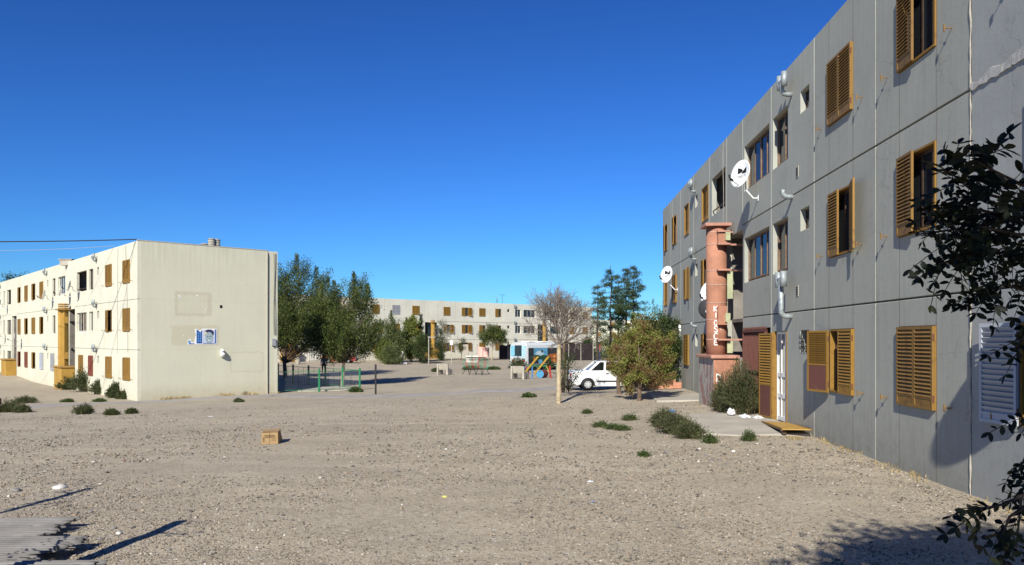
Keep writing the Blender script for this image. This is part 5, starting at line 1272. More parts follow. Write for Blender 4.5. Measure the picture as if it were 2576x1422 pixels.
stone(gp(40, 1238), .075, 1, 'angular grey stone beyond the flat white stone', None, 2)
rn = random.Random(4)
for k, (px, py) in enumerate([(235, 1164), (312, 1160), (372, 1158), (240, 1083), (300, 1345), (250, 1358), (425, 1386), (228, 1290), (565, 1152), (480, 1143), (285, 1332), (650, 1157), (668, 1164), (760, 1150), (1040, 1185), (880, 1190), (720, 1310), (1210, 1240)]):
    stone(gp(px, py), rn.uniform(.022, .042), rn.choice((0, 1, 1, 3)), 'small pale or grey stone lying loose on the gravel', 'loose stones on the gravel', k + 5)
for k, (px, py) in enumerate([(1775, 1148), (1790, 1162), (1812, 1160), (1822, 1128), (1828, 1170), (1905, 1120), (1760, 1130), (1745, 1118), (1845, 1138), (1700, 1122), (1680, 1140), (1660, 1146)]):
    stone(gp(px, py), rn.uniform(.028, .046), rn.choice((0, 1, 1, 2)), 'river stone beside the low weed clump', 'river stones by the weed clump', k + 40)

# ================================================================== things before the back block
def at_g(px, py, y=None): return gp(px, py)
p = gp(749, 916.5); r = empty('barrel', p); tag(r, 'pale galvanised barrel standing under the yard trees', 'barrel')
m = MB(); m.lathe([(.24, 0), (.26, .05), (.30, .5), (.31, .95), (.33, .97), (.33, 1.0), (.29, 1.0), (.28, .6)], 18, cap=False); m.build('shell', M['concrete_pale'], r, smooth=True); m = MB(); m.lathe([(.0, .0), (.27, .0)], 18, (0, 0, .06), cap=False); m.build('barrel_bottom', M['concrete'], r)
def lamp(px, py, h, label, cap_w=0.0):
    p = gp(px, py); r = empty('pole', p); tag(r, label, 'pole'); m = MB(); m.tube([(0, 0, -.1), (0, 0, h)], .055, 8); m.build('shaft', M['concrete_pale'], r)
    if cap_w: m = MB(); m.box(-.1, cap_w, -.12, .12, h, h + .10); m.build('pole_head', M['concrete_pale'], r)
    else:
        m = MB(); m.box(-.18, .18, -.12, .12, h - .75, h - .25); m.build('pole_box', M['white_paint'], r)
lamp(1078.5, 917, 3.1, 'pale pole with a flat arm beside the cypress', .75); lamp(1136, 917, 3.0, 'pale pole with a white box before back block shutters')
# striped cloth hung on a line, grey sheets, shade net fence
p = gp(1215, 905); r = empty('striped_cloth', p); tag(r, 'red and white striped cloth hung between two sticks', 'cloth')
cl, n_, b_, _ = mat_new('red_striped_cloth'); wv = N(n_, 'ShaderNodeTexWave', Scale=3.2, Distortion=1.5); n_.links.new(coords(n_), wv.inputs[0]); n_.links.new(mixc(n_, ramp(n_, wv.outputs['Fac'], [(.42, 0.), (.55, 1.)]), (.75, .72, .68), (.62, .10, .04)), b_.inputs['Base Color']); b_.inputs['Roughness'].default_value = .9
m = MB(); nx_ = 24
for i in range(nx_):
    x0, x1 = -.72 + 1.5 * i / nx_, -.72 + 1.5 * (i + 1) / nx_; f = lambda x: .07 * math.sin(x * 9) + .03 * math.sin(x * 23)
    for j in range(6):
        z0_, z1_ = .35 + 1.42 * j / 6, .35 + 1.42 * (j + 1) / 6; s_ = lambda x, z: z - .10 * (x + .7) * (z > 1)
        m.quad((x0, f(x0), s_(x0, z0_)), (x1, f(x1), s_(x1, z0_)), (x1, f(x1), s_(x1, z1_)), (x0, f(x0), s_(x0, z1_)))
m.build('cloth_sheet', cl, r, smooth=True)
for x in (-.78, .82): m = MB(); m.tube([(x, 0, -.1), (x * .98, 0, 2.1 if x < 0 else 1.7)], .03, 6); m.build('stick', M['bark'], r)
p = gp(1188, 912); r = empty('metal_sheet', p + Vector((0, 0, 0)), R(5)); tag(r, 'pale folded sheet leaning behind the hoop climber', 'sheet')
for x, a in ((-.75, 8), (.02, -6)): m = MB(); m.box(0, .72, -.02, .0, 0, .95, Matrix.Translation((x, 0, .0)) @ Matrix.Rotation(R(a), 4, 'Z') @ Matrix.Rotation(R(-32), 4, 'X')); m.build('sheet_half', M['wood_white'], r)
p = gp(1172, 902); r = empty('stone_pillar', p); tag(r, 'rough grey block pillar beside the striped cloth', 'pillar')
for k in range(5): m = MB(); m.box(-.42 + .03 * (k % 2), .42 - .02 * k, -.3, .3, .40 * k, .40 * k + .385); m.build('block', M['concrete'], r)
net = simple('dark_shade_net', (.022, .016, .018), .9, .5, 3)
def shade_fence(px0, px1, py, h, label, panels):
    a, b = gp(px0, py), gp(px1, py); r = empty('shade_fence', a); tag(r, label, 'fence', None)
    d = (b - a)
    for k in range(panels):
        p0, p1 = d * (k / panels), d * ((k + 1) / panels); m = MB(); pts = [p0.lerp(p1, t) + Vector((0, .06 * math.sin(t * 12 + k), 0)) for t in np.linspace(.01, .99, 9)]
        for i in range(8): m.quad(pts[i] + Vector((0, 0, .05)), pts[i + 1] + Vector((0, 0, .05)), pts[i + 1] + Vector((0, 0, h + .1 * math.sin(i + k))), pts[i] + Vector((0, 0, h + .1 * math.sin(i - 1 + k))))
        m.build('net_panel', net, r, smooth=True)
    for k in range(panels + 1): q = d * (k / panels); m = MB(); m.tube([q + Vector((0, -.06, -.1)), q + Vector((0, -.06, h + .25))], .05, 6); m.build('post', M['concrete_pale'], r)
shade_fence(1256, 1300, 905, 2.0, 'dark shade net on posts between small tree and bus', 2)
shade_fence(1400, 1492, 907, 2.25, 'dark shade net fence behind the white car', 3)
r = empty('garden_wall', gp(1494, 906)); tag(r, 'pale block wall right of the shade net', 'wall')
for k in range(4):
    for j in range(5): m = MB(); m.box(.9 * k + (.2 if j % 2 else 0), .9 * k + .885 + (.2 if j % 2 else 0), -.1, .1, .38 * j, .38 * j + .37); m.build('block', M['concrete_pale'], r)
p = gp(1509, 912); m = MB(); m.tube([(0, 0, -.1), (0, 0, 1.4)], .05, 6); r = empty('marker_post', p); tag(r, 'blue and red marker post before the garden wall', 'post'); m.build('shaft', simple('post_blue', (.03, .04, .16), .6, .2, 8), r); m = MB(); m.tube([(0, 0, 1.402), (0, 0, 2.2)], .05, 6); m.build('shaft_top', simple('post_red', (.4, .03, .03), .6, .2, 8), r)
for k, px in enumerate((1001, 1012.5)):
    m = MB(); m.box(-.09, .09, -.07, .07, -.1, 1.55 - .1 * k); tag(m.build('stake', M['white_paint'], loc=gp(px, 915.5)), 'whitewashed stake under the yellow-green tree', 'stake', 'whitewashed stakes')
stone(gp(1018, 917), .36, 2, 'white painted boulder beside the whitewashed stakes', None, 77)
# ================================================================== vegetation
def unit(a): return a / np.maximum(np.linalg.norm(a, axis=-1, keepdims=True), 1e-9)
def leaf_quads(c, d, ln, wd, rng, fold=.25):
    n = len(c); d = unit(d); up = unit(rng.normal(size=(n, 3))); s = unit(np.cross(d, up)); nn = np.cross(d, s)
    ln = np.broadcast_to(np.asarray(ln, float), (n,))[:, None]; wd = np.broadcast_to(np.asarray(wd, float), (n,))[:, None]
    v = np.stack([c - d * ln / 2, c + s * wd / 2 + nn * wd * fold, c + d * ln / 2, c - s * wd / 2 + nn * wd * fold], 1)
    return v.reshape(-1, 3), np.arange(n * 4).reshape(n, 4)
def tubes(segs, n=4):
    """segs: rows of p0(3) p1(3) r0 r1"""
    S = np.asarray(segs, float); p0, p1, r0, r1 = S[:, :3], S[:, 3:6], S[:, 6], S[:, 7]
    t = unit(p1 - p0); a = np.where(np.abs(t[:, 2:3]) < .9, np.array([[0, 0, 1.]]), np.array([[1., 0, 0]])); u_ = unit(np.cross(t, a)); w_ = np.cross(t, u_)
    ang = 2 * np.pi * np.arange(n) / n; ring = u_[:, None] * np.cos(ang)[None, :, None] + w_[:, None] * np.sin(ang)[None, :, None]
    v = np.concatenate([p0[:, None] + ring * r0[:, None, None], p1[:, None] + ring * r1[:, None, None]], 1).reshape(-1, 3)
    k = np.arange(n); f = np.stack([k, (k + 1) % n, n + (k + 1) % n, n + k], 1); F_ = (np.arange(len(S))[:, None, None] * 2 * n + f[None]).reshape(-1, 4)
    return v, F_
def curve_segs(p0, p1, r0, r1, bend, k=5, jit=.03, rng=None):
    p0, p1 = np.array(p0, float), np.array(p1, float); L = np.linalg.norm(p1 - p0); mid = (p0 + p1) / 2 + np.array(bend) * L
    ts = np.linspace(0, 1, k + 1); pts = [(1 - t) ** 2 * p0 + 2 * t * (1 - t) * mid + t * t * p1 for t in ts]
    if rng is not None: pts = [pts[0]] + [q + rng.normal(size=3) * jit * L for q in pts[1:-1]] + [pts[-1]]
    return [[*pts[i], *pts[i + 1], r0 + (r1 - r0) * ts[i], r0 + (r1 - r0) * ts[i + 1]] for i in range(k)]
def env_tree(name, label, base, H, prof, cb, trunk_r, n_clump, per, cr, lf, mat, bark='bark', seed=1, lean=(0, 0), off=(0, 0), cat='tree', group=None, trunk_mat=None, shell=.55, up=.5, tops=(), stretch=1.3, white=None, trunk_top=.8, lat=.55, rough=1.0, lobes=None):
    rng = np.random.default_rng(seed); r = empty(name, base); tag(r, label, cat, group)
    top = np.array([lean[0], lean[1], H * trunk_top]); segs = curve_segs((0, 0, -.15), top, trunk_r, trunk_r * .25, (rng.uniform(-.04, .04), rng.uniform(-.04, .04), 0), 8, .008, rng)
    axis = lambda z: np.array([lean[0], lean[1], 0]) * (z / (H * trunk_top)) + np.array([0, 0, z])
    cl = []
    tries = 0
    if lobes:
        wts = np.array([l[3] ** 2 for l in lobes]); wts /= wts.sum()
        for _ in range(n_clump):
            l = lobes[rng.choice(len(lobes), p=wts)]; v = unit(rng.normal(size=3)); v[2] = v[2] * .8 + .12; q = rng.uniform(.78, 1.06) if rng.random() < .8 else rng.uniform(.2, .8)
            q *= 1 + .25 * rough * noise.noise(Vector(v) * 2.3 + Vector((seed, l[0], l[2]))); c = np.array(l[:3]) + v * l[3] * q; cl.append((c, v))
    while not lobes and len(cl) < n_clump and tries < n_clump * 40:
        tries += 1; t = rng.uniform(0, 1); a = rng.uniform(0, 2 * np.pi); rad = prof(t)
        lob = 1 + rough * .32 * noise.noise(Vector((math.cos(a) * 1.6 + seed, math.sin(a) * 1.6, t * 3.2))) + rough * .22 * noise.noise(Vector((math.cos(a) * 4 + seed, math.sin(a) * 4, t * 7)))
        q = max(rng.uniform(0, 1) ** .5, rng.uniform(0, 1)) if rng.random() < shell else rng.uniform(0, 1) ** .5
        if rng.random() > rad / max(.05, max(prof(x) for x in (.1, .3, .5, .7))) + .12: continue
        cl.append((a, rad * lob * q, cb + (H - cb) * t))
    lc, ld, ll = [], [], []; br = []
    for item in cl:
        if lobes:
            c = item[0] + np.array([off[0], off[1], 0]); z = c[2]; rd = math.hypot(c[0], c[1]); a = math.atan2(item[1][1], item[1][0])
        else:
            a, rd, z = item; c = axis(z) + np.array([off[0] + rd * math.cos(a), off[1] + rd * math.sin(a), 0])
        z0_ = max(cb * .75, z - rd * up * 1.3 - rng.uniform(.1, .5) * H * .08); z0_ = min(z0_, H * trunk_top * .97)
        br += curve_segs(axis(z0_), c, max(.012, trunk_r * .22 * (1 - z0_ / H * .6)), .006, (0, 0, rng.uniform(-.05, .12)), 4, .02, rng)
        n = int(per * rng.uniform(.5, 1.4)); o = np.array([math.cos(a) * .6, math.sin(a) * .6, up + .3]); o /= np.linalg.norm(o)
        g = np.clip(rng.normal(size=(n, 3)), -1.9, 1.9) * cr * np.array([lat, lat, lat * .76]) + o[None] * (np.clip(rng.normal(size=(n, 1)), -1.8, 1.8) * cr * .45 * stretch)
        lc.append(c + g); ld.append(o[None] * .8 + rng.normal(size=(n, 3)) * .6)
    for tx, ty, tz, n_t in tops:      # leaders that stick out of the crown
        for k in range(n_t):
            s = k / n_t; c = np.array([tx, ty, tz - 1.9 * s * (H * .12)]); n = int(per * .5); g = np.clip(rng.normal(size=(n, 3)), -1.9, 1.9) * cr * (.14 + .42 * s) * np.array([1, 1, 1.5]); lc.append(c + g); ld.append(np.array([[0, 0, 1.]]) + rng.normal(size=(n, 3)) * .5)
        br += curve_segs(axis(H * .5), (tx, ty, tz), .03, .005, (0, 0, .05), 4, .02, rng)
    v, f = tubes(segs, 8); tm = trunk_mat or M[bark]
    obj('trunk', np_mesh('trunk', v, f, tm, smooth=True), r)
    v, f = tubes(br, 4); obj('branches', np_mesh('branches', v, f, M[bark]), r)['kind'] = 'stuff'
    c = np.concatenate(lc); d = np.concatenate(ld); ok = c[:, 2] > .03; c, d = c[ok], d[ok]
    v, f = leaf_quads(c, d, lf[0] * rng.uniform(.6, 1.3, len(c)), lf[1] * rng.uniform(.6, 1.3, len(c)), rng)
    obj('crown', np_mesh('crown', v, f, M[mat]), r)
    return r
ov = lambda rmax, a=.9, b=1.1: (lambda t: rmax * max(.04, (math.sin(math.pi * min(1, t) ** a)) ** b))
cone = lambda rmax, p=.8: (lambda t: rmax * max(.03, (1 - t) ** p) * min(1, .35 + t * 5))
def G3(x, y): return (x, y, gz(x, y))

env_tree('elm_tree', 'tall dark green elm rising beside the cream end wall', G3(-18.2, 62), 9.2, lambda t: 3.6 * max(.12, math.sin(math.pi * (.12 + .86 * t)) ** .75), 1.6, .17, 250, 190, .56, (.17, .055), 'leaf_elm', seed=3, lat=.40, stretch=2.0, rough=1.2, up=.7, lobes=((0, 0, 4.2, 2.1), (-1.6, 0, 3.6, 1.5), (1.9, 0, 3.7, 1.7), (-1.0, 0, 6.4, 1.3), (1.0, 0, 6.8, 1.35), (2.6, 0, 5.9, 1.2), (.9, 0, 8.4, .75), (-.9, 0, 8.0, .7), (2.3, .3, 7.7, .7), (3.3, 0, 4.8, 1.0), (.3, -1.4, 4.6, 1.5)), off=(.6, 0), tops=((.9, 0, 9.8, 7), (-1.0, 0, 9.3, 6), (2.4, .3, 8.8, 6), (3.4, 0, 7.9, 5)))
env_tree('elm_tree', 'dark green elm inside the wire fence with trunk coloured sunlit pale', G3(-11.15, 50.7), 7.0, lambda t: 2.25 * max(.16, math.sin(math.pi * (.16 + .76 * t)) ** .7), 2.05, .13, 235, 190, .45, (.14, .046), 'leaf_elm', seed=5, lat=.40, stretch=2.0, rough=1.2, up=.7, lobes=((0, 0, 3.4, 1.6), (-1.2, 0, 2.8, 1.1), (1.25, 0, 2.9, 1.15), (-.4, -.6, 2.4, .8), (-.6, 0, 5.0, .95), (.75, 0, 5.4, .95), (1.65, 0, 4.9, .75), (.75, 0, 6.6, .5), (-.55, 0, 6.1, .45), (-1.45, .2, 4.7, .7), (1.75, 0, 6.0, .4), (-1.9, 0, 3.4, .6), (.2, -1.0, 3.4, 1.1)), trunk_mat=M['whitewash'], tops=((.75, 0, 7.35, 8), (-.55, 0, 6.8, 7), (1.65, 0, 6.6, 7), (-1.4, .2, 6.6, 5)))  # pale trunk colour stands for sunlight on the bark
env_tree('tamarisk_tree', 'feathery green tree at the left of the shrub bed', G3(*gp(990, 913)[:2]), 5.9, ov(1.9, .75, .8), .2, .10, 170, 110, .42, (.22, .07), 'leaf_tamarisk', seed=6, lat=.36, stretch=2.0, up=1.0, lobes=((0, 0, 1.8, 1.2), (-.8, 0, 2.6, .8), (.5, 0, 3.2, .9), (-.4, 0, 4.2, .7), (.3, 0, 5.0, .5), (1.1, 0, 2.0, .8), (-1.3, 0, 1.6, .7), (-1.6, 0, 4.4, .35)), tops=((-.3, 0, 6.2, 4), (-1.6, 0, 5.2, 4)))
env_tree('poplar_sapling', 'yellow-green young tree in the shrub bed', G3(*gp(1036, 912)[:2]), 5.7, ov(1.35, .7, .8), .5, .08, 110, 80, .35, (.20, .11), 'leaf_yellow', seed=7, tops=((.2, 0, 5.9, 3), (-.7, 0, 5.4, 3)))
env_tree('hedge_shrub', 'low yellow-green shrub at the corner of the bed', G3(*gp(965, 914)[:2]), 3.0, ov(1.0, .7, .7), .1, .05, 90, 80, .3, (.16, .07), 'leaf_yellow', seed=8, cat='shrub')
env_tree('hedge_shrub', 'low green shrub under the feathery tree', G3(*gp(985, 917)[:2]), 2.3, ov(1.5, .7, .6), .05, .05, 100, 80, .3, (.14, .06), 'leaf_tamarisk', seed=9, cat='shrub')
env_tree('hedge_shrub', 'grey-green shrub with sticks before the flue column', G3(*gp(1064, 915)[:2]), 3.4, ov(1.25, .8, .8), .2, .05, 100, 80, .34, (.16, .06), 'leaf_dark', seed=10, cat='shrub')
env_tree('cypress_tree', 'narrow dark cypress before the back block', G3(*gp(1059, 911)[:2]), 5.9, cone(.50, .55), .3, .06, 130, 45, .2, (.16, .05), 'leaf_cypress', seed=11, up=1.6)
env_tree('olive_tree', 'silvery-leaved tree right of the flue column', G3(*gp(1112, 907)[:2]), 5.6, ov(1.25, .65, .8), 1.2, .08, 75, 40, .32, (.16, .06), 'leaf_silver', seed=12)
env_tree('thuja_tree', 'small dark thuja under the silvery tree', G3(*gp(1108, 908)[:2]), 4.0, cone(.75, .6), .1, .06, 90, 50, .25, (.15, .05), 'leaf_dark', seed=13, up=1.2)
env_tree('young_sapling', 'thin sapling forked low before open shutters', G3(*gp(1160, 908)[:2]), 3.4, ov(.85, .6, .9), 1.0, .05, 26, 40, .25, (.14, .05), 'leaf_dark', seed=14)
env_tree('ash_tree', 'round green tree with limewashed trunk by striped cloth', G3(*gp(1238, 907)[:2]), 4.5, ov(2.0, .75, .6), 1.7, .09, 130, 80, .38, (.19, .08), 'leaf_elm', seed=15, lobes=((0, 0, 3.3, .95), (-1.1, 0, 3.3, .75), (1.15, 0, 3.2, .75), (.1, 0, 4.1, .55), (-.7, 0, 2.5, .45), (1.4, 0, 2.6, .45), (.5, 0, 2.4, .4)), trunk_mat=M['whitewash'])
env_tree('leafy_tree', 'twiggy green tree beyond the end of the grey block', G3(13.4, 70), 5.8, ov(2.3, .7, .7), .6, .10, 110, 45, .5, (.18, .06), 'leaf_tamarisk', seed=16, tops=((-.6, 0, 6.3, 2), (.6, 0, 6.4, 2), (1.4, 0, 6.1, 2)))
env_tree('roofline_tree', 'tree top showing over the cream block roof', (-61, 95, -.9), 11.4, ov(2.2, .5, .8), 7.5, .2, 60, 60, .6, (.25, .1), 'leaf_dark', seed=17)
for k, (px, py, H, rr) in enumerate(((1478, 905, 2.9, 2.0), (1535, 906, 3.4, 2.2))):
    env_tree('hedge_shrub', ('broad dark shrub behind the white car roof', 'broad dark shrub under the pines')[k], G3(*gp(px, py)[:2]), H, ov(rr, .7, .6), .1, .07, 90, 60, .45, (.2, .08), ('leaf_dark', 'leaf_tamarisk')[k], seed=20 + k, cat='shrub')
# pines: bare lower trunks, tufted tops
def pine(px, y, H, seed, label, crown=.62, rmax=1.5):
    rng = np.random.default_rng(seed); x = (px - CX) / F * y; r = empty('pine_tree', (x, y, gz(x, y))); tag(r, label, 'tree', 'pines behind the white car')
    ln = rng.uniform(-.25, .25); segs = curve_segs((0, 0, -.1), (ln, 0, H), .13, .02, (rng.uniform(-.02, .02), 0, 0), 10, .004, rng); br = []; lc = []; ld = []
    z = H * (1 - crown)
    while z < H - .15:
        t = (z - H * (1 - crown)) / (H * crown); R_ = rmax * (1 - t) ** .75 * (.55 + .45 * min(1, t * 3.5)) + .15
        for a in rng.uniform(0, 2 * np.pi, 5 if t > .2 else 3):
            rd = R_ * rng.uniform(.55, 1.15); p0 = np.array([ln * z / H, 0, z]); p1 = p0 + np.array([rd * math.cos(a), rd * math.sin(a), rd * rng.uniform(-.15, .25)])
            br += curve_segs(p0, p1, .022, .006, (0, 0, -.06), 4, .02, rng)
            for k in range(max(2, int(rd / .15))):
                c = p0 + (p1 - p0) * rng.uniform(.55, 1.05) + rng.normal(size=3) * .07; n = int(rng.uniform(26, 42)); lc.append(c + rng.normal(size=(n, 3)) * .11 * np.array([1, 1, .6])); ld.append(rng.normal(size=(n, 3)) + np.array([[math.cos(a) * .5, math.sin(a) * .5, .5]]))
        z += rng.uniform(.30, .48)
    for zz in np.arange(H * .15, H * (1 - crown), .22):
        a = rng.uniform(0, 6.28); br += curve_segs((ln * zz / H, 0, zz), (ln * zz / H + .7 * math.cos(a), .7 * math.sin(a), zz - .1), .012, .004, (0, 0, .02), 3, .03, rng)
    v, f = tubes(segs, 7); obj('trunk', np_mesh('trunk', v, f, M['bark_dark'], smooth=True), r); v, f = tubes(br, 3); obj('branches', np_mesh('branches', v, f, M['bark_dark']), r)['kind'] = 'stuff'
    c = np.concatenate(lc); d = np.concatenate(ld); v, f = leaf_quads(c, d, .14 * rng.uniform(.6, 1.3, len(c)), .032 * rng.uniform(.6, 1.4, len(c)), rng); obj('crown', np_mesh('crown', v, f, M['leaf_pine']), r)
for px, y, H, lab, rm in ((1502, 60, 7.1, 'short pine at the bare tree side of the group', .7), (1536, 63, 8.8, 'pine with spire top, second of the group', 1.3), (1553, 66, 8.4, 'slim pine in the middle of the group', .95), (1573, 64, 8.7, 'pine with long bare trunk, tallest pair of group', 1.15), (1588, 62, 8.7, 'full pine sweeping down beside the grey block', 1.75)):
    pine(px, y, H, int(px), lab, .60 if H > 6 else .7, rm)
# pollarded bare trees
def bare_tree(base, fork, spread, height, seed, label, trunk_r, mat, lean=(0, 0), levels=5, n0=16, bias=(0, 0)):
    rng = np.random.default_rng(seed); r = empty('bare_tree', base); tag(r, label, 'tree'); segs = curve_segs((0, 0, -.15), (lean[0], lean[1], fork), trunk_r, trunk_r * .85, (rng.uniform(-.02, .02), 0, 0), 8, .004, rng)
    tw = []
    def grow(p, d, L, rad, lev):
        k = 3; q = p.copy()
        for i in range(k):
            d = d + rng.normal(size=3) * .13 + np.array([0, 0, .03]); d /= np.linalg.norm(d); nq = q + d * L / k; tw.append([*q, *nq, rad * (1 - .22 * i / k), rad * (1 - .22 * (i + 1) / k)]); q = nq
            if lev < levels and i > 0 and rng.random() < .75:
                s = rng.normal(size=3); s -= d * s.dot(d); s /= np.linalg.norm(s); grow(q, unit(d * .8 + s * .62), L * rng.uniform(.52, .74), rad * .58, lev + 1)
        if lev < levels:
            for _ in range(2):
                s = rng.normal(size=3); s -= d * s.dot(d); s /= np.linalg.norm(s); grow(q, unit(d + s * .42), L * rng.uniform(.6, .82), rad * .66, lev + 1)
    f0 = np.array([lean[0], lean[1], fork])
    for k in range(n0):
        a = 2 * np.pi * (k + rng.uniform(-.3, .3)) / n0 * 1.0 + (k % 2) * .4; el = rng.uniform(.02, 1.25) if k % 3 else rng.uniform(.7, 1.5); d = np.array([math.cos(a) * math.cos(el) * spread + bias[0], math.sin(a) * math.cos(el) * spread + bias[1], math.sin(el) * height + .1])
        grow(f0 + np.array([0, 0, rng.uniform(-.12, .06)]), unit(d), .50 * np.linalg.norm(d), .022, 1)
    tw_a = np.array(tw); ok = tw_a[:, 5] > .5; tw_a = tw_a[ok]; tw_a[:, 6:] = np.maximum(tw_a[:, 6:], .0035)
    v, f = tubes(segs, 9); obj('trunk', np_mesh('trunk', v, f, M[mat], smooth=True), r); v, f = tubes(tw_a, 3); obj('crown', np_mesh('crown', v, f, M['bark_twig']), r)
    return r
p = gp(1405, 1015); bare_tree(p, 1.98, .92, 1.5, 2, 'leafless round-headed tree with cream limewashed trunk', .088, 'whitewash', (.03, 0), 5, 17)
p = gp(1416, 988); bare_tree(p, 2.05, 1.15, 1.05, 4, 'leafless spreading tree behind the limewashed one', .08, 'bark', (.05, 0), 4, 15, (.55, 0))
# thujas with browning scales
env_tree('thuja_bush', 'browning thuja bush with a forked grey trunk', gp(1606, 1008), 2.55, ov(1.05, .95, .62), .42, .085, 100, 400, .175, (.075, .026), 'leaf_thuja', seed=31, rough=2.2, lat=.42, stretch=1.7, off=(.08, .1), up=.8, lobes=((-.3, 0, 1.0, .46), (.35, .1, 1.05, .5), (.05, .1, 1.6, .5), (.55, 0, 1.65, .36), (-.42, .1, 1.5, .34), (.22, 0, 2.15, .3), (-.05, -.3, .85, .36), (.75, .1, 1.2, .3), (-.75, 0, 1.15, .22), (.9, 0, 2.0, .2), (.0, 0, 2.45, .16), (-.55, -.1, .65, .22), (.6, -.1, .75, .26), (-.32, 0, .5, .26), (.42, 0, .52, .28), (.85, 0, .62, .22), (-.8, 0, .75, .2)))
env_tree('thuja_bush', 'browning thuja bush standing behind the forked one', gp(1559, 992), 2.3, ov(.9, .95, .62), .75, .10, 52, 420, .175, (.075, .026), 'leaf_thuja', seed=32, rough=2.2, lat=.42, stretch=1.7, off=(.22, 0), up=.8, lobes=((0, 0, 1.2, .45), (.35, 0, 1.6, .45), (-.15, .1, 1.75, .32), (.2, 0, 2.1, .28), (.55, 0, 1.2, .4), (-.4, 0, 1.5, .2), (-.3, 0, .95, .25), (.45, 0, 2.2, .18)))
env_tree('wall_shrub', 'dense dark green shrub against the end of grey block', G3(6.15, 31.8), 3.1, ov(1.0, .8, .55), .05, .07, 170, 110, .25, (.10, .05), 'leaf_dark', seed=33, lobes=((0, 0, .7, .75), (-.35, 0, 1.5, .6), (.25, 0, 1.7, .6), (-.1, 0, 2.4, .5), (.35, .2, 2.7, .35), (-.6, -.2, .7, .5)), cat='shrub', up=.5)
env_tree('wall_shrub', 'yellow-green shrub top behind the thujas', G3(5.6, 33.5), 3.0, ov(.95, .8, .6), .1, .06, 110, 90, .25, (.11, .045), 'leaf_thuja', seed=34, lobes=((0, 0, 1.2, .6), (-.3, 0, 2.0, .5), (.3, 0, 2.2, .5), (0, 0, 2.8, .35)), cat='shrub', up=.6)
env_tree('young_shrub', 'thin dark shrub between limewashed trunk and car', gp(1430, 988), 1.7, ov(.5, .7, .6), .12, .035, 46, 30, .18, (.07, .035), 'leaf_dark', 'bark_dark', seed=35, cat='shrub', up=.9)
# ---- tumbleweed bushes and weeds: many thin leafy stems from one root
def weed(name, label, p, rad, H, n_st, mat='leaf_kochia', seed=1, leaf_l=.075, leaf_w=.016, per=34, cat='weed', group=None, up=.75):
    rng = np.random.default_rng(seed); r = empty(name, p); tag(r, label, cat, group); segs = []; lc = []; ld = []
    for k in range(n_st):
        a = rng.uniform(0, 6.283); e = rng.uniform(0, 1) ** .6; q = rng.uniform(.6, 1.08); sc = 1 + .3 * noise.noise(Vector((math.cos(a) * 1.5 + seed, math.sin(a) * 1.5, e * 2)))
        tip = np.array([rad * e * math.cos(a) * sc, rad * e * math.sin(a) * sc, H * (1 - .75 * e ** 2.2) * q * sc])
        st_ = np.array([rng.normal() * rad * .22, rng.normal() * rad * .22, 0.0]); sg = curve_segs(st_, tip, .008, .003, (0, 0, .12 * up), 4, .02, rng); segs += sg
        n = int(per * rng.uniform(.6, 1.3)); t = rng.uniform(.12, 1.03, n); c = st_ + (tip - st_) * t[:, None] + np.stack([np.zeros(n), np.zeros(n), .24 * up * np.linalg.norm(tip - st_) * t * (1 - t)], 1) + rng.normal(size=(n, 3)) * .028 * (1 + rad)
        lc.append(c); ld.append(unit(tip - st_ + 1e-6)[None] * .9 + rng.normal(size=(n, 3)) * .45 + np.array([[0, 0, .4 * up]]))
    v, f = tubes(segs, 3); obj('stems', np_mesh('stems', v, f, M['bark']), r)
    c = np.concatenate(lc); d = np.concatenate(ld); ok = c[:, 2] > -.01; c, d = c[ok], d[ok]
    v, f = leaf_quads(c, d, leaf_l * rng.uniform(.6, 1.3, len(c)), leaf_w * rng.uniform(.6, 1.4, len(c)), rng); obj('foliage', np_mesh('foliage', v, f, M[mat]), r); return r
weed('weed_bush', 'big grey-green weed bush between flue cabinet and doors', G3(5.92, 19.9), .60, 1.36, 420, seed=1, per=46)
weed('weed_bush', 'weed bush leaning on the peeling cabinet corner', G3(5.70, 20.7), .42, 1.0, 200, seed=2, per=40)
for k, (px, py, rd, h, lab) in enumerate(((1672, 1073, .42, .42, 'low weed clump with a blue scrap, farther end of the row'), (1700, 1090, .50, .46, 'low weed clump in the middle of row by the apron'), (1732, 1104, .36, .36, 'low weed clump at the apron corner'))):
    weed('weed_clump', lab, gp(px, py), rd, h, 190, 'leaf_kochia', 40 + k, .06, .013, 36)
crumple('litter_scrap', gp(1690, 1062) + Vector((0, 0, .22)), .07, bagb, 'blue plastic scrap caught in the low weeds', seed=13, flat=.8)
small_w = [(1786, 1116, .17, .16), (1884, 1112, .16, .22), (1510, 1075, .28, .10), (1542, 1079, .22, .09), (1566, 1083, .20, .08), (1583, 1058, .24, .15), (1478, 1040, .18, .07), (1620, 1150, .1, .05)]
for k, (px, py, rd, h) in enumerate(small_w):
    weed('weed', 'small green weed tuft sprouting near the apron' if k < 2 else 'flat green weed patch on the stony ground', gp(px, py), rd, h, 70, 'leaf_weed', 60 + k, .05, .014, 22, group='weed tufts by the apron' if k < 2 else 'flat weed patches on the stony ground', up=.3)
for k, (px, py, rd, h, lab) in enumerate(((228, 985, 1.25, 1.55, 'tallest weed bush against the cream block'), (178, 980, .9, .75, 'weed bush beside the ochre cabinet'), (262, 992, .8, .9, 'weed bush right of the tallest one'), (293, 1001, .55, .75, 'weed bush nearest the cream block corner'), (312, 1004, .4, .4, 'smallest weed at the corner of cream block'), (121, 958, .55, .8, 'weed bush left of the ochre cabinet'))):
    q = gp(px, py); weed('weed_bush', lab, q, rd, h, 230, 'leaf_kochia', 80 + k, .15, .035, 40)
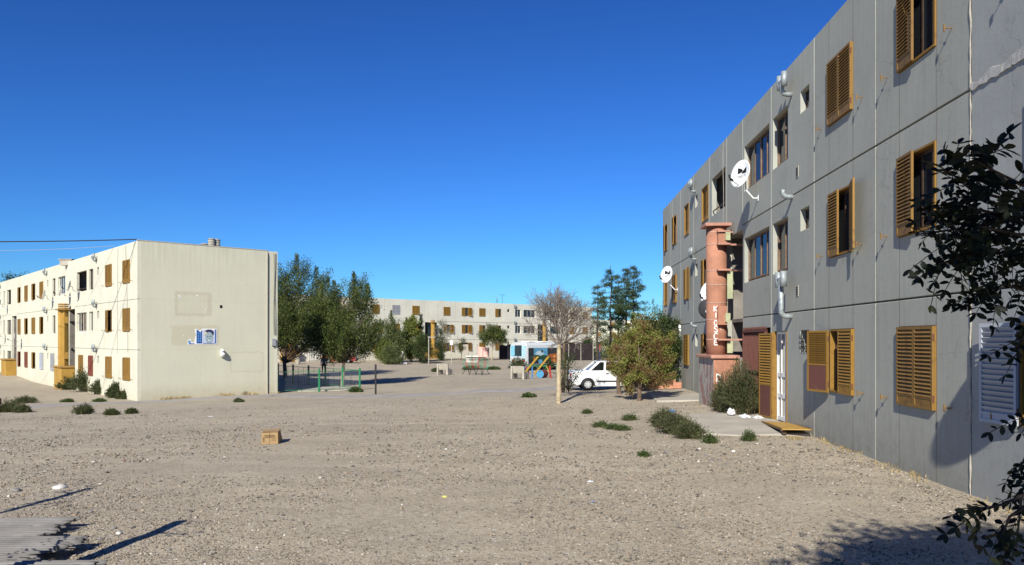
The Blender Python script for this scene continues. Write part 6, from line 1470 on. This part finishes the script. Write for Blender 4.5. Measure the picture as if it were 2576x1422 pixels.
for k, (px, py, rd, h, lab) in enumerate(((18, 1037, .62, .50, 'dark weed clump across the pavement, leftmost pair'), (55, 1038, .38, .26, 'flat weed clump joined to the dark one'), (62, 1014, .6, .3, 'weed clump on the strip between pavement and block'), (212, 1043, .40, .38, 'round weed clump alone on the gravel'), (282, 1044, .24, .17, 'small weed clump beside the round one'), (331, 1041, .18, .14, 'smallest weed clump of the gravel row'), (600, 1012, .22, .15, 'tiny weed at the pavement before the end wall'), (170, 1012, .3, .12, 'thin weed at the pavement edge'), (250, 1011, .28, .12, 'thin weed at pavement edge near the corner'))):
    weed('weed_clump', lab, gp(px, py), rd, h, 150, 'leaf_weed' if k in (7, 8) else 'leaf_kochia', 100 + k, .085, .02, 30, up=.5)
for k, (px, py, rd, h, lab) in enumerate(((1303, 934, .95, 1.25, 'weed bush under the bus tail'), (1380, 931, .7, 1.2, 'weed bush beside the bus mural'), (1330, 1000, .22, .07, 'weed patch on the bank before the car'), (1183, 931, .8, .35, 'low weeds left of the hoop climber'), (1240, 930, .9, .22, 'low weeds right of the hoop climber'), (1097, 936, .4, .3, 'weed tuft left of the concrete bench'), (895, 987, .4, .25, 'weed tuft at the fence foot'))):
    weed('weed_bush', lab, gp(px, py), rd, h, 150, 'leaf_kochia' if k < 2 else 'leaf_weed', 130 + k, .16, .04, 30, up=.6)
# dry straw along wall feet
def straw(name, label, pts, n, h, seed):
    rng = np.random.default_rng(seed); c = []; d = []
    for _ in range(n):
        i = rng.integers(len(pts) - 1); t = rng.random(); q = Vector(pts[i]).lerp(Vector(pts[i + 1]), t); x, y = q.x + rng.normal() * .10, q.y + rng.normal() * .10
        if noise.noise((x * 1.1, y * 1.1, seed)) < -.05: continue
        hh = h * rng.uniform(.3, 1.2); c.append((x, y, gz(x, y) + hh * .4)); d.append((rng.normal() * .5, rng.normal() * .5, 1))
    c, d = np.array(c), np.array(d); v, f = leaf_quads(c, d, h * rng.uniform(.6, 1.3, len(c)), .018 * (1 + h), rng); tag(obj(name, np_mesh(name, v, f, M['leaf_straw'])), label, None, None, 'stuff')
gw2 = lambda wd, off: (LBO[0] + .741 * wd + .672 * off, LBO[1] + .672 * wd - .741 * off, 0)
straw('dry_grass', 'dry straw tufts along foot of cream end wall', [gw2(.3, .25), gw2(3, .25), gw2(7.5, .3)], 900, .22, 1)
straw('dry_grass', 'dry straw tufts along foot of grey block', [(fac_x(y) - .1, y, 0) for y in (7, 10, 13, 15.6)], 420, .10, 2)
straw('dry_grass', 'yellow straw beside the fallen ochre panel', [(5.6, 15.4, 0), (6.05, 15.3, 0)], 260, .09, 5)

# ================================================================== foreground acacia that overhangs the view
def foreground_tree():
    rng = np.random.default_rng(77); r = empty('acacia_tree', (3.6, .3, 0.0)); tag(r, 'shaded acacia overhanging the yard with dark pinnate leaves', 'tree'); o = np.array([3.6, .3, 0.0])
    segs = curve_segs((0, 0, -.2), (-.5, -.2, 3.4), .13, .08, (.05, 0, 0), 8, .01, rng); br = []; lc = []; ld = []
    C = np.array([3.0, -.75, 4.1]); Rr = np.array([2.2, 2.5, 1.3])
    for k in range(450):
        if k >= 330: C, Rr = np.array([2.0, -.85, 4.3]), np.array([1.7, 1.9, 1.0])
        v = unit(rng.normal(size=3)) * rng.uniform(.25, 1) ** .4; c = C + v * Rr * (1 + .22 * noise.noise(Vector(v) * 2.1))
        y = c[1]
        if y > .05 and c[0] / y < .78 and (c[2] - 2) / y < .62: continue
        br += curve_segs(np.array([3.1, .1, 3.3]) + rng.normal(size=3) * .1, c, .028, .005, (0, 0, .1), 4, .02, rng)
        n = 110; g = rng.normal(size=(n, 3)) * np.array([.26, .26, .18]); lc.append(c + g); ld.append(rng.normal(size=(n, 3)))
    c = np.concatenate(lc); d = np.concatenate(ld); y = np.maximum(c[:, 1], .05); vis = (c[:, 1] > .05) & (c[:, 0] / y < .74) & ((c[:, 2] - 2) / y < .52); c, d = c[~vis], d[~vis]
    v, f = tubes(segs, 10); obj('trunk', np_mesh('trunk', v, f, M['bark_dark'], smooth=True), r)
    v, f = tubes(br, 4); obj('branches', np_mesh('branches', v - o, f, M['bark_dark']), r)['kind'] = 'stuff'
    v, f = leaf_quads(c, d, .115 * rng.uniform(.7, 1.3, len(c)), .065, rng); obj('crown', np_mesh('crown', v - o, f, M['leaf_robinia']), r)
    # hanging sprays: a twig with pinnate leaves along it
    def leaflet(V, Fs, base, d, nrm, L, W):
        s = unit(np.cross(d, nrm)); n0 = len(V); nn = np.cross(s, d)
        pr = [(0, 0), (.22, .36), (.55, .5), (.85, .3), (1, 0), (.85, -.3), (.55, -.5), (.22, -.36)]
        for a, b in pr: V.append(base + d * a * L + s * b * W + nn * (abs(b) * W * .25 - a * a * L * .10))
        Fs.append((n0, n0 + 1, n0 + 2, n0 + 3)); Fs.append((n0, n0 + 3, n0 + 4, n0 + 4) if False else (n0, n0 + 3, n0 + 4, n0 + 5)); Fs.append((n0, n0 + 5, n0 + 6, n0 + 7))
    def spray(path, depth, n_leaf, leafl, droop, seed_):
        q = np.random.default_rng(seed_); tw = []
        pts = [np.array(at(px, py, depth + dd)) for px, py, dd in path]
        dense = []
        for i in range(len(pts) - 1):
            for t in np.linspace(0, 1, 10, endpoint=False): dense.append(pts[i] * (1 - t) + pts[i + 1] * t)
        dense.append(pts[-1]); dense = np.array(dense); nD = len(dense)
        hz_ = min(3.1, max(.9, dense[0][2] * .75 + .25)); root_ = o + np.array([-.5 * hz_ / 3.4, -.2 * hz_ / 3.4, hz_])       # the bough that carries this spray leaves the trunk here
        bg_ = curve_segs(root_, dense[0], .020, .0075, (q.uniform(.0, .16), q.uniform(-.05, .05), q.uniform(-.02, .12)), 9, .022, q); bough_pts.extend([np.array(s_[:3]) for s_ in bg_[3:]] + [np.array(s_[3:6]) for s_ in bg_[3:]]); bv, bf = tubes(bg_, 6); obj('bough', np_mesh('bough', bv - o, bf, M['bark_dark'], smooth=True), r)
        for i in range(nD - 1): tw.append([*dense[i], *dense[i + 1], .006 * (1 - .8 * i / nD) + .0012, .006 * (1 - .8 * (i + 1) / nD) + .0012])
        for k in range(n_leaf):
            t = q.uniform(.12, 1.0); i = min(nD - 2, int(t * (nD - 1))); p0 = dense[i]; td = unit(dense[i + 1] - dense[i])
            d = unit(td * .7 + q.normal(size=3) * .6 + np.array([0, 0, -droop])); Lr = q.uniform(.07, .15); npair = int(q.uniform(4, 7)); cv = q.normal(size=3) * .25 + np.array([0, 0, -.35])
            nrm = unit(np.array([0, -.5, .8]) + q.normal(size=3) * .5); prev = p0; V = []; Fs = []; rc = []
            for j in range(1, npair + 1):
                s = j / npair; pj = p0 + d * Lr * s + cv * Lr * s * s * .5; rc.append([*prev, *pj, .0016, .0011]); prev = pj; dj = unit(d + cv * s); side = unit(np.cross(dj, nrm))
                for sg in (-1, 1):
                    if q.random() < .12: continue
                    leaflet(V, Fs, pj, unit(side * sg * .85 + dj * .45 + q.normal(size=3) * .18), unit(nrm + q.normal(size=3) * .35), leafl * q.uniform(.7, 1.15), leafl * q.uniform(.38, .52))
            leaflet(V, Fs, prev, unit(d + cv), nrm, leafl, leafl * .45)
            v, f = tubes(rc, 4); nV = len(V)
            obj('leaf', np_mesh('leaf', np.concatenate([np.array(V), v]) - p0, np.concatenate([np.array(Fs), f + nV]), M['leaf_robinia']), r, Vector(p0 - o))
        v, f = tubes(tw, 5); obj('twig', np_mesh('twig', v - o, f, M['bark_dark']), r)
    E_ = 2760; bough_pts = []
    spray([(E_, 640, .3), (2520, 610, .1), (2420, 575, 0), (2310, 590, -.1)], 2.6, 34, .034, .05, 1)
    spray([(E_, 660, .3), (2540, 635, .1), (2440, 640, 0), (2360, 665, -.05)], 2.5, 32, .034, .25, 2)
    spray([(E_, 540, .3), (2540, 505, .1), (2440, 475, 0), (2385, 430, -.05)], 2.45, 22, .042, 0, 3)
    spray([(E_, 490, .2), (2570, 465, .1), (2500, 430, 0), (2450, 400, 0)], 2.3, 14, .046, 0, 4)
    spray([(E_, 560, .3), (2540, 545, .1), (2430, 520, 0), (2370, 510, -.05)], 2.55, 32, .034, .05, 5)
    spray([(E_, 600, .3), (2560, 590, .1), (2470, 570, 0), (2400, 600, 0)], 2.4, 32, .034, .1, 6)
    spray([(E_, 760, .3), (2600, 740, .1), (2530, 715, 0), (2475, 735, 0)], 2.7, 16, .040, .1, 7)
    spray([(E_, 800, .2), (2630, 800, .1), (2585, 840, 0), (2550, 880, 0)], 2.6, 8, .036, .3, 8)
    spray([(E_, 960, .2), (2640, 990, .1), (2595, 1040, 0), (2560, 1080, 0)], 2.6, 9, .036, .3, 9)
    spray([(E_, 1080, .2), (2630, 1110, .1), (2580, 1150, 0), (2560, 1190, 0)], 2.6, 7, .036, .3, 10)
    spray([(E_, 1200, .3), (2600, 1235, .1), (2520, 1270, 0), (2450, 1285, -.05)], 2.35, 11, .036, .35, 11)
    spray([(E_, 1250, .2), (2600, 1260, .1), (2540, 1300, 0), (2520, 1350, 0)], 2.3, 7, .038, .4, 12)
    spray([(E_, 1230, .2), (2610, 1210, .1), (2570, 1250, 0), (2555, 1390, 0)], 2.5, 5, .036, .4, 13)
    bp = np.repeat(np.array(bough_pts), 46, 0) + np.clip(rng.normal(size=(len(bough_pts) * 46, 3)), -1.8, 1.8) * np.array([.10, .10, .09]); bp = bp[bp[:, 0] / np.maximum(bp[:, 1], .05) > .72]
    v, f = leaf_quads(bp, rng.normal(size=bp.shape), .045 * rng.uniform(.7, 1.2, len(bp)), .022, rng); obj('bough_leaves', np_mesh('bough_leaves', v - o, f, M['leaf_robinia']), r)['kind'] = 'stuff'
foreground_tree()
# two lopped trees outside the left margin throw their shadows over the yard
def lopped(base, tip, rad, label, seed, extra):
    rng = np.random.default_rng(seed); r = empty('lopped_tree', base); tag(r, label, 'tree'); t = np.array(tip) - np.array(base)
    segs = curve_segs((0, 0, -.15), t, rad, rad * .8, (.09, -.04, 0), 9, .004, rng); v, f = tubes(segs, 9); obj('trunk', np_mesh('trunk', v, f, M['bark'], smooth=True), r); br = []; lc = []
    for k in range(extra):
        s = rng.uniform(.55, .95); q = t * s; e = q + np.array([rng.uniform(-.6, .3), rng.uniform(-.8, .2), rng.uniform(.1, .7)]); br += curve_segs(q, e, .018, .006, (0, 0, .05), 4, .02, rng); lc.append(e + rng.normal(size=(10, 3)) * .09)
    v, f = tubes(br, 5); obj('stub_branches', np_mesh('stub_branches', v, f, M['bark']), r); c = np.concatenate(lc); v, f = leaf_quads(c, rng.normal(size=c.shape), .07, .04, rng); obj('leaf_tufts', np_mesh('leaf_tufts', v, f, M['leaf_robinia']), r)
lopped((-4.72, 4.6, -.05), (-4.38, 6.5, 1.50), .095, 'lopped leaning tree outside the left margin, thicker one', 1, 5)
lopped((-6.9, 6.6, -.06), (-6.75, 7.9, 1.95), .05, 'lopped thin tree outside the left margin', 2, 6)

# ================================================================== gravel: loose pebbles over the near yard
def pebbles(n, seed):
    rng = np.random.default_rng(seed); y = 1 / rng.uniform(1 / 30., 1 / 4.5, n); x = rng.uniform(-.78, .66, n) * y
    ok = (x < fac_x(y) - .05) & ~((x > 3.95) & (y > 15.8) & (y < 20.3)) & ~((x > 4.7) & (y > 24.8) & (y < 31.2)) & ~((x < -3.4) & (y < 8.5) & (x < -3.4 - (y - 5.5) * .45)); x, y = x[ok], y[ok]
    dens = np.array([1.7 * noise.noise((a * .35, b * .35, 9)) + .5 * noise.noise((a * 1.3, b * 1.3, 4)) for a, b in zip(x, y)]); ok = rng.uniform(-.75, .45, len(x)) < dens + .05; x, y = x[ok], y[ok]; n = len(x)
    mc = np.array([noise.noise((a * .55, b * .55, 0)) * .035 + noise.noise((a * 1.9, b * 1.9, 3)) * .018 for a, b in zip(x, y)]) * np.exp(-(x ** 2 + (y - 14) ** 2) / 900)
    z = gz_arr(x, y) + mc; s = .0075 + .010 * rng.random(n) ** 2 + .018 * (rng.random(n) < .03) * rng.random(n); s *= np.clip(y / 10, .75, 1.6)
    octa = np.array([(1, 0, 0), (0, 1, 0), (-1, 0, 0), (0, -1, 0), (0, 0, .62), (0, 0, -.5)], float); fc_ = np.array([(0, 1, 4), (1, 2, 4), (2, 3, 4), (3, 0, 4), (1, 0, 5), (2, 1, 5), (3, 2, 5), (0, 3, 5)])
    a = rng.uniform(0, 6.28, n); ca, sa = np.cos(a), np.sin(a); st = rng.uniform(.7, 1.4, n); v = octa[None] * (1 + rng.uniform(-.25, .25, (n, 6, 1))); v = v * s[:, None, None]; v[:, :, 0] *= st[:, None]
    vx = v[:, :, 0] * ca[:, None] - v[:, :, 1] * sa[:, None]; vy = v[:, :, 0] * sa[:, None] + v[:, :, 1] * ca[:, None]
    V = np.stack([vx + x[:, None], vy + y[:, None], v[:, :, 2] + (z + s * .18)[:, None]], -1).reshape(-1, 3); F_ = (np.arange(n)[:, None, None] * 6 + fc_[None]).reshape(-1, 3)
    tag(obj('gravel', np_mesh('gravel', V, F_, M['pebble'])), 'loose river gravel strewn over the near yard', None, None, 'stuff')
pebbles(135000, 5)
